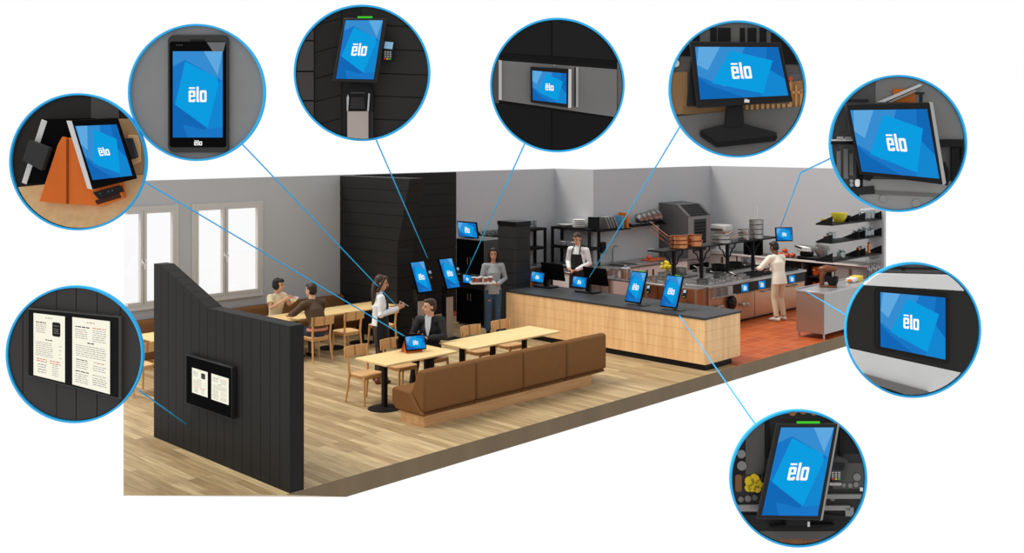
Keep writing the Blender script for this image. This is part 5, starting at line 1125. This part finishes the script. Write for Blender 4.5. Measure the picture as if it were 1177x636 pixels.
# 3 ---- floor kiosk
I = Inset(416.5, 84, 77.5, (330, 0), 3.741, 'round blue rimmed inset at the top showing a kiosk against black boards', (36, 35, 34))
for y0, y1 in ((20, 172), (178, 304), (311, 430), (437, 620)): I.layer('lighter_board', [(0, y0), (114, y0), (114, y1), (0, y1)], 0, .03, (66, 63, 61))
for y0, y1 in ((20, 100), (106, 218), (224, 330), (336, 430), (436, 530), (536, 640)):
    I.layer('board', [(118, y0 + 6), (232, y0 - 24), (232, y1 - 24), (118, y1 + 6)], 0, .012, (38, 36, 35)); 
for y0, y1 in ((20, 112), (117, 214), (219, 318), (323, 416), (421, 516), (521, 640)): I.layer('board', [(320, y0 - 8), (640, y0 + 4), (640, y1 + 4), (320, y1 - 8)], 0, .014, (46, 44, 43))
d = I.dev('order_kiosk', 'enlarged black ordering kiosk on a taupe post in the top inset', 'kiosk')
I.layer('post', [(350, 478), (370, 468), (370, 640), (350, 640)], .02, .10, (44, 43, 43), parent=d); I.layer('post_face', rect(259, 479, 349, 640), .03, .12, (176, 164, 156), .5, parent=d)
I.layer('printer_housing', [(262, 358), (355, 358), (372, 400), (370, 478), (258, 478), (258, 408), (268, 400)], .03, .11, (24, 23, 23), parent=d, bevel=.006); I.layer('printer_roll', [(276, 418), (330, 418), (336, 468), (268, 468)], .11, .13, (46, 44, 44), parent=d, bevel=.006); I.layer('slot', rect(272, 396, 334, 402), .11, .116, (70, 68, 68), parent=d)
I.layer('trim', [(256, 420), (262, 405), (266, 420), (262, 478), (257, 478)], .05, .122, M_silver, parent=d); I.layer('trim', [(344, 478), (350, 400), (356, 405), (351, 478)], .05, .122, M_silver, parent=d)
m = I.slab('monitor', [(193, 348), (388, 356), (430, 78), (243, 76)], [.24, .24, .15, .15], .04, (40, 39, 38), d, .012)
I.scr([(211, 339), (372, 342), (412, 88), (252, 88)], [.236, .236, .154, .154], m, True, .40, .006)
I.layer('status_light', rect(303, 70, 366, 77), .13, .15, E_green, parent=d); I.layer('side_bar', [(208, 215), (222, 180), (216, 240), (206, 245)], .13, .17, M_black, parent=d)
q = I.layer('card_terminal', [(408, 258), (455, 264), (464, 178), (420, 174)], .08, .14, (22, 22, 22), parent=d, bevel=.006); I.layer('display', [(416, 208), (452, 212), (457, 182), (421, 179)], .14, .144, mm((150, 196, 226), .3), parent=q)
for r_ in range(3):
    for c_ in range(3): I.layer('key', rect(418 + c_ * 11, 220 + r_ * 10, 426 + c_ * 11, 227 + r_ * 10), .14, .144, (150, 150, 150), parent=q)
for c_, k in enumerate(((214, 60, 50), (230, 200, 60), (70, 190, 80))): I.layer('key', rect(416 + c_ * 11, 250, 424 + c_ * 11, 256), .14, .145, k, parent=q)

# 4 ---- pickup cabinet
I = Inset(640.5, 98, 76.5, (555, 15), 3.855, 'round blue rimmed inset at the top showing the dark pickup cabinet band', (17, 16, 16))
I.layer('upper_door', [(0, 0), (302, 0), (302, 190), (0, 170)], 0, .012, (22, 21, 21), .3); I.layer('upper_door', [(308, 0), (660, 0), (660, 215), (308, 190)], 0, .012, (25, 24, 24), .3)
I.layer('lower_door', [(0, 390), (302, 430), (302, 640), (0, 640)], 0, .012, (14, 14, 14), .3); I.layer('lower_door', [(308, 432), (660, 475), (660, 640), (308, 640)], 0, .012, (13, 13, 13), .3); I.layer('shelf_edge', [(70, 195), (595, 230), (595, 252), (70, 212)], .012, .02, (12, 12, 12), .3)
I.layer('steel_band', [(74, 210), (594, 250), (594, 462), (74, 386)], 0, .04, (118, 117, 116), .45, .2); I.layer('end_post', [(0, 190), (72, 200), (72, 400), (0, 395)], 0, .03, (82, 78, 76)); I.layer('post_edge', [(70, 208), (84, 210), (84, 386), (70, 384)], .03, .06, (190, 188, 186), .4, .3); I.layer('end_post', [(596, 200), (660, 205), (660, 470), (596, 462)], 0, .03, (100, 98, 96))
I.layer('slot', [(413, 240), (423, 241), (423, 418), (413, 416)], .04, .052, (176, 175, 174), .4, .3); I.layer('slot_shadow_gap', [(404, 240), (412, 241), (412, 416), (404, 415)], .04, .045, (58, 57, 56))
d = I.dev('control_screen', 'enlarged small touchscreen on the steel band in the dark cabinet inset', 'screen')
m = I.slab('housing', [(212, 395), (386, 420), (386, 248), (210, 237)], [.13, .13, .13, .13], .07, (24, 23, 22), d, .008); I.layer('side_trim', [(378, 421), (392, 420), (392, 250), (380, 248)], .06, .132, (214, 212, 210), .3, .3, parent=d)
I.scr([(222, 386), (370, 403), (370, 268), (218, 255)], [.132] * 4, m, logo=.24, lift=.004)
I.layer('camera', circ(318, 233, 4, 8), .04, .10, (150, 150, 150), parent=d)

# 5 ---- till
I = Inset(847, 102.5, 78, (760, 15), 3.634, 'round blue rimmed inset at the top right showing a black till screen', (104, 103, 102))
I.layer('dark_window', [rect(60, 60, 160, 180), rect(206, 62, 232, 180), rect(238, 62, 290, 180), rect(330, 62, 350, 180), rect(362, 62, 398, 180), rect(412, 62, 440, 180), rect(460, 62, 640, 215)], 0, .015, (22, 21, 21))
I.layer('wall_strip', rect(0, 178, 640, 250), 0, .008, (96, 92, 88)); I.layer('wooden_furniture', [(0, 250), (110, 245), (110, 420), (0, 430)], 0, .022, (146, 112, 76)); I.layer('wooden_furniture', [(530, 290), (660, 270), (660, 400), (530, 400)], 0, .022, (158, 116, 74)); I.layer('wooden_chair', [rect(536, 265, 546, 400), rect(560, 300, 568, 400), rect(580, 320, 592, 400), rect(536, 325, 600, 337)], .022, .035, (202, 146, 92))
I.layer('wooden_furniture', [(90, 392), (560, 372), (560, 405), (90, 425)], 0, .03, (126, 96, 66)); I.layer('slat', [rect(352 + 22 * k, 380, 364 + 22 * k, 404) for k in range(9)], .03, .038, (200, 156, 104))
I.layer('lamp', circ(60, 210, 16), .02, .03, (226, 224, 220)); I.layer('red_fruit', circ(541, 275, 9), .03, .045, (206, 84, 60))
I.layer('counter_surface', [(0, 440), (200, 418), (640, 386), (640, 640), (0, 640)], 0, .045, (106, 105, 104), .6)
d = I.dev('point_of_sale_till', 'enlarged black till screen on a neck and flat base in the top right inset', 'till')
I.layer('base_side', [(164, 500), (270, 476), (480, 500), (486, 520), (478, 536), (240, 562), (232, 560), (168, 516)], .045, .13, (20, 20, 20), parent=d, bevel=.008); I.layer('base', [(164, 490), (268, 464), (345, 462), (486, 500), (478, 514), (236, 542)], .05, .14, (32, 31, 31), .35, parent=d, bevel=.008)
I.layer('neck', [(278, 385), (342, 385), (348, 474), (268, 480)], .06, .16, (26, 26, 26), .35, parent=d, bevel=.012)
I.slab('customer_monitor', [(106, 388), (160, 392), (140, 200), (122, 200)], [.12, .12, .12, .12], .03, (34, 33, 33), d, .008)
m = I.slab('monitor', [(150, 396), (551, 370), (500, 122), (118, 117)], [.27, .27, .18, .18], .045, (30, 29, 29), d, .012)
I.scr([(163, 362), (530, 345), (488, 143), (141, 142)], [.262, .262, .188, .188], m, logo=.23, lift=.006, mark=(.51, .53))
b = MB()
for p in WM: b.poly([I.at((348 + x * 20, 374 - y * 15), .281) for x, y in p])
o = b.build('maker_mark', E_white, m, smooth=False); I.fix(o, m)

# 6 ---- kitchen display
I = Inset(1031.5, 165, 78, (945, 80), 3.741, 'round blue rimmed inset at the right showing a tilted kitchen display', (88, 87, 87))
I.layer('far_wall', [(230, 0), (660, 0), (660, 300), (230, 300)], 0, .010, (124, 123, 122)); I.layer('dark_unit', [rect(0, 0, 105, 270), rect(0, 330, 70, 640)], 0, .012, (72, 71, 71)); I.layer('upright', [rect(150, 330, 175, 520), rect(556, 330, 640, 500)], 0, .02, (26, 25, 25)); I.layer('lower_unit', [(160, 470), (640, 480), (640, 640), (160, 640)], 0, .016, (150, 149, 148), .5)
I.layer('blurred_pan', [circ(262, 556, 16), circ(405, 576, 18)], .016, .03, (150, 149, 148), .4, .3); I.layer('bench_edge', [(214, 520), (640, 540), (640, 556), (214, 536)], .016, .028, (110, 109, 108))
I.layer('pipe', [rect(62, 350, 80, 520), rect(92, 340, 112, 470), rect(118, 360, 134, 455)], .012, .03, (116, 115, 114), .4, .3); I.layer('roll', [(124, 510), (225, 500), (228, 535), (124, 542)], .012, .04, (44, 43, 43), bevel=.008); I.layer('white_tap', rrect(143, 472, 162, 504, 8, 4), .03, .05, (246, 246, 246)); I.layer('knob', [circ(127, 480, 8), circ(127, 496, 8)], .03, .045, (150, 150, 150))
I.layer('shelf_bar', [rect(0, 302, 150, 322), [(505, 300), (660, 304), (660, 330), (505, 334)]], .02, .05, (22, 22, 22), .4); I.layer('shelf_edge', rect(0, 300, 140, 307), .05, .056, (214, 214, 214)); I.layer('upright', [rect(556, 338, 590, 500), rect(598, 338, 625, 480)], .02, .045, (18, 18, 18))
I.layer('steel_jar', [rrect(64, 288, 92, 304, 5, 3), rrect(98, 289, 126, 304, 5, 3)], .03, .056, (170, 170, 170), .35, .3)
I.layer('orange_box', [(308, 140), (306, 84), (336, 82), (398, 92), (402, 142)], .01, .04, (176, 98, 32)); I.layer('rail', [rect(86, 128, 200, 138), rect(396, 98, 440, 106), rect(420, 106, 432, 140)], .01, .025, (40, 40, 40))
I.layer('utensil_handle', [(236, 140), (270, 140), (424, 72), (430, 64), (420, 62)], .03, .075, (200, 200, 200), .25, .6); I.layer('utensil_handle', [(282, 140), (300, 140), (408, 92), (398, 88)], .03, .065, (150, 150, 150), .25, .6)
d = I.dev('kitchen_display', 'enlarged kitchen display with silver edge tilted in the right inset', 'screen')
I.layer('cable', [(520, 400), (530, 398), (548, 440), (548, 478), (540, 500), (534, 496), (538, 450)], .05, .09, M_black, parent=d); I.layer('arm', [(176, 448), (225, 455), (205, 480), (176, 470)], .04, .12, M_black, parent=d)
m = I.slab('monitor', [(165, 450), (521, 496), (462, 141), (104, 151)], [.20, .20, .26, .26], .05, (28, 27, 27), d, .008); I.slab('silver_edge', [(518, 497), (534, 490), (477, 142), (462, 140)], [.20, .195, .255, .26], .05, (176, 176, 176), d, .005)
I.scr([(170, 438), (502, 469), (450, 170), (120, 175)], [.202, .202, .256, .256], m, logo=.25, lift=.006, mark=(.52, .50))

# 7 ---- industrial control panel
I = Inset(1048.5, 379, 77, (965, 295), 3.741, 'round blue rimmed inset at the lower right showing a range control panel', (84, 82, 80))
I.layer('hob_back', [(0, 0), (660, 0), (660, 75), (0, 66)], 0, .02, (92, 91, 90)); I.layer('dark_trim', [(0, 42), (660, 52), (660, 62), (0, 52)], .02, .03, (36, 36, 36)); I.layer('knob', circ(276, 54, 7, 10), .03, .05, (20, 20, 20))
I.layer('steel_lip', [(0, 68), (660, 84), (660, 156), (0, 118)], 0, .08, (222, 222, 221), .35, .2, bevel=.012)
cp = I.layer('control_panel', [(0, 114), (660, 158), (660, 525), (0, 384)], 0, .045, (42, 41, 40), .4); I.layer('steel_front', [(0, 386), (660, 530), (660, 640), (0, 640)], 0, .06, (216, 216, 215), .35, .2, bevel=.006)
I.layer('handle_bar', [(60, 494), (420, 592), (380, 625), (60, 520)], .06, .12, (120, 119, 118), .25, .7, bevel=.012); I.layer('gap', [(40, 520), (390, 610), (380, 640), (40, 560)], .06, .075, (40, 39, 39))
d = I.dev('touch_screen', 'enlarged touch panel set in the black range front of the lower right inset', 'screen')
I.layer('bezel', [(155, 150), (168, 134), (462, 160), (476, 178), (476, 452), (462, 466), (168, 402), (155, 386)], .04, .065, (30, 29, 28), .35, parent=d, bevel=.006); m = I.layer('panel', [(166, 144), (466, 168), (466, 456), (166, 396)], .065, .068, (24, 23, 23), .3, parent=d)
I.scr([(176, 387), (454, 443), (454, 177), (175, 153)], [.068] * 4, m, logo=.24, lift=.003, mark=(.47, .53))

# 8 ---- counter kiosk
I = Inset(917, 549.5, 78, (830, 465), 3.7, 'round blue rimmed inset at the bottom right showing a counter kiosk', (58, 57, 56))
I.layer('dark_cabinet', [rect(0, 60, 100, 300), rect(490, 60, 640, 210)], 0, .012, (34, 33, 33)); I.layer('steel_column', [rect(100, 80, 180, 300), rect(470, 250, 640, 360)], 0, .014, (84, 83, 82), .4, .2); I.layer('upright', [rect(186, 60, 200, 230), rect(500, 80, 516, 220)], .012, .03, (26, 25, 25))
I.layer('copper_pan', [circ(345, 28, 15), circ(300, 34, 16), circ(390, 34, 14)], .01, .04, (150, 100, 66), .3, .4); I.layer('copper_pan', rrect(56, 300, 84, 372, 10, 4), .012, .035, (120, 86, 60), .4, .3)
I.layer('yellow_flowers', [circ(118, 330, 20), circ(140, 320, 20), circ(156, 340, 18), circ(128, 355, 18), circ(150, 360, 16), circ(112, 358, 14)], .012, .05, (206, 180, 40)); I.layer('glass_disc', [circ(82, 212, 18), circ(84, 262, 20), circ(574, 310, 16), circ(545, 346, 10), circ(570, 342, 11), circ(518, 344, 9)], .014, .03, (126, 126, 125), .3, .2)
I.layer('pan_row', [circ(80, 405, 12), circ(110, 402, 14), circ(470, 400, 12), circ(140, 398, 12)], .014, .03, (110, 109, 108), .3, .3); I.layer('steel_tap', rrect(456, 334, 508, 346, 5, 4), .03, .06, (178, 177, 176), .3, .4)
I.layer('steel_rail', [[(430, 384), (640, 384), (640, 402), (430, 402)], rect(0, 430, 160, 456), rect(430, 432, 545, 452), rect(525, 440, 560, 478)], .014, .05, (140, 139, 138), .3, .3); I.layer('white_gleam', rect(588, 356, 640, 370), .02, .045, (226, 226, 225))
I.layer('hob_front', rect(0, 456, 640, 540), 0, .02, (44, 43, 43)); I.layer('counter_surface', [(0, 476), (180, 468), (440, 468), (640, 484), (640, 545), (0, 545)], .02, .05, (36, 35, 35), .5); I.layer('counter_edge', rect(0, 540, 640, 574), 0, .06, (86, 84, 82)); I.layer('counter_front', rect(0, 574, 640, 640), 0, .05, wood('inset_counter', (104, 64, 36), (130, 84, 50), 'Z', .6))
d = I.dev('counter_kiosk', 'enlarged black counter kiosk with card terminal in the bottom right inset', 'kiosk')
I.layer('base_plate', [(205, 522), (280, 512), (480, 512), (476, 518), (410, 528), (212, 529)], .05, .13, (18, 18, 18), parent=d, bevel=.004); I.layer('stand', [(275, 490), (372, 490), (378, 518), (275, 516)], .05, .14, (34, 33, 33), parent=d); I.layer('cable_clip', rect(364, 500, 373, 521), .14, .15, (214, 214, 214), parent=d)
I.layer('side_reader', [(166, 330), (196, 240), (190, 300), (176, 338)], .08, .13, M_black, parent=d)
m = I.slab('monitor', [(146, 490), (425, 495), (494, 82), (230, 82)], [.23, .23, .14, .14], .045, (40, 39, 38), d, .014); I.slab('silver_edge', [(418, 496), (428, 492), (500, 86), (492, 84)], [.232, .228, .14, .14], .04, (150, 149, 148), d, .004)
I.scr([(168, 471), (405, 474), (475, 98), (250, 98)], [.228, .228, .146, .146], m, True, .37, .007)
I.layer('status_light', rect(319, 74, 416, 83), .11, .13, E_green, parent=d)
q = I.layer('card_terminal', [(462, 322), (520, 326), (540, 250), (532, 236), (492, 224), (474, 230)], .07, .14, (62, 62, 62), parent=d, bevel=.006); I.layer('display', [(472, 278), (516, 282), (524, 250), (478, 246)], .14, .144, (30, 32, 34), .2, parent=q)
for r_ in range(4):
    for c_ in range(3): I.layer('key', rect(466 + c_ * 14, 288 + r_ * 9, 475 + c_ * 14, 294 + r_ * 9), .14, .145, (170, 170, 170) if r_ < 3 else ((200, 70, 60), (220, 190, 60), (80, 180, 90))[c_], parent=q)

# 9 ---- wall menu
I = Inset(87, 407, 78, (0, 320), 3.633, 'round blue rimmed inset at the lower left showing the lit menu board', (40, 39, 38))
xs = (-10, 95, 236, 318, 405, 502, 660)
for x0, x1 in zip(xs, xs[1:]): I.layer('wall_board', rect(x0 + 1.5, 0, x1 - 1.5, 640), 0, .02, (66, 64, 62))
d = I.dev('menu_display', 'enlarged black menu board with two lit pages in the lower left inset', 'menu screen')
I.slab('frame', [(116, 409), (506, 508), (506, 160), (116, 126)], [.085] * 4, .06, (70, 70, 70), d, .006); pn = I.slab('panel', [(118, 404), (494, 500), (494, 166), (118, 131)], [.089] * 4, .01, (10, 10, 10), d, 0, .2)
for first, qd in ((True, [(140, 404), (271, 436), (271, 160), (140, 145)]), (False, [(302, 443), (459, 485), (459, 180), (302, 162)])):
    f = [I.at(p, .092) for p in qd]; n = (f[1] - f[0]).cross(f[3] - f[0]).normalized(); n = -n if n.dot(DV) > 0 else n
    o = menu_page(f, n, d, first); I.fix(o, d)

# leader lines that tie each inset to the thing it enlarges
def leader(label, pts, r=.0085):
    t = MB(); t.tube(pts, r, 8); tag(t.build('leader_line', M_blue), label, 'line', 'blue leader lines')
def rim(x, y):
    c = min(((91, 186), (227, 106.5), (416.5, 84), (640.5, 98), (847, 102.5), (1031.5, 165), (1048.5, 379), (917, 549.5), (87, 407)), key=lambda q: abs(math.hypot(x - q[0], y - q[1]) - 78))
    k = math.hypot(x - c[0], y - c[1])
    if abs(k - 78) < 5: x, y = c[0] + (x - c[0]) * 77.6 / k, c[1] + (y - c[1]) * 77.6 / k
    return atD(x, y, DI)
leader('thin blue line from the far left inset to the tablet on the front table', [rim(168, 209.5), Vector((3.72, 2.42, .95))])
leader('thin blue line from the handheld inset to the phone of the waitress', [rim(279, 166.5), atD(456, 352, 18.2)])
leader('thin blue line from the top kiosk inset down to the floor kiosks', [rim(432, 160), atY(491.5, 297, 5.75)])
leader('thin blue line from the dark cabinet inset to the pickup cabinet screen', [rim(602.5, 166.5), atX(535.5, 315, 8.68)])
leader('thin blue line from the till inset to the second till on the counter', [rim(779.5, 146.5), atX(677.5, 319, 9.2)])
leader('bent thin blue line from the kitchen display inset to the display on the rack', [rim(954, 182), rim(920.5, 198.5), atY(897, 262, 2.9)])
leader('thin blue line from the control panel inset to the range front', [rim(973, 362.5), atY(918, 330, 2.28)])
leader('thin blue line from the bottom inset to the counter kiosk by the front corner', [rim(867, 486.5), atX(781, 363, 8.5)])
leader('thin blue line from the menu inset to the charcoal partition', [rim(160, 449), atX(214, 487.5, -.012)])
# ================================================================== CAMERA AND LIGHT
cam = bpy.data.cameras.new('camera'); co = bpy.data.objects.new('camera', cam); C.objects.link(co)
cam.sensor_width = 36; cam.lens = F / 1177 * 36; cam.shift_y = -(318 - HY) / 1177; cam.clip_end = 200
co.location = CAM; co.rotation_euler = (PI / 2, 0, YAW - PI / 2)
bpy.context.scene.camera = co
w = bpy.data.worlds.new('sky'); bpy.context.scene.world = w; w.use_nodes = True
w.node_tree.nodes['Background'].inputs['Color'].default_value = (1, 1, 1, 1); w.node_tree.nodes['Background'].inputs['Strength'].default_value = 1.0
# a bright white studio sky, dimmer to the front right
nt = w.node_tree; g_ = nt.nodes.new('ShaderNodeTexCoord'); sp_ = nt.nodes.new('ShaderNodeSeparateXYZ'); mr_ = nt.nodes.new('ShaderNodeMapRange')
nt.links.new(g_.outputs['Generated'], sp_.inputs[0]); nt.links.new(sp_.outputs['Y'], mr_.inputs['Value'])
mr_.inputs['From Min'].default_value = -.55; mr_.inputs['From Max'].default_value = .05; mr_.inputs['To Min'].default_value = .72; mr_.inputs['To Max'].default_value = 1.0
nt.links.new(mr_.outputs[0], nt.nodes['Background'].inputs['Strength'])
sn = bpy.data.lights.new('sun', 'SUN'); sn.energy = 2.1; sn.angle = math.radians(24); sn.color = (1, .95, .86)
so = bpy.data.objects.new('sun', sn); C.objects.link(so)
trav = (RV * math.cos(math.radians(56)) + Vector((0, 0, -math.sin(math.radians(56))))).normalized()
so.rotation_euler = trav.to_track_quat('-Z', 'Y').to_euler()
vs = bpy.context.scene.view_settings; vs.view_transform = 'Standard'; vs.look = 'None'; vs.gamma = 1; vs.exposure = 0; vs.use_curve_mapping = False
bpy.context.scene.cycles.max_bounces = 8; bpy.context.scene.cycles.transparent_max_bounces = 12
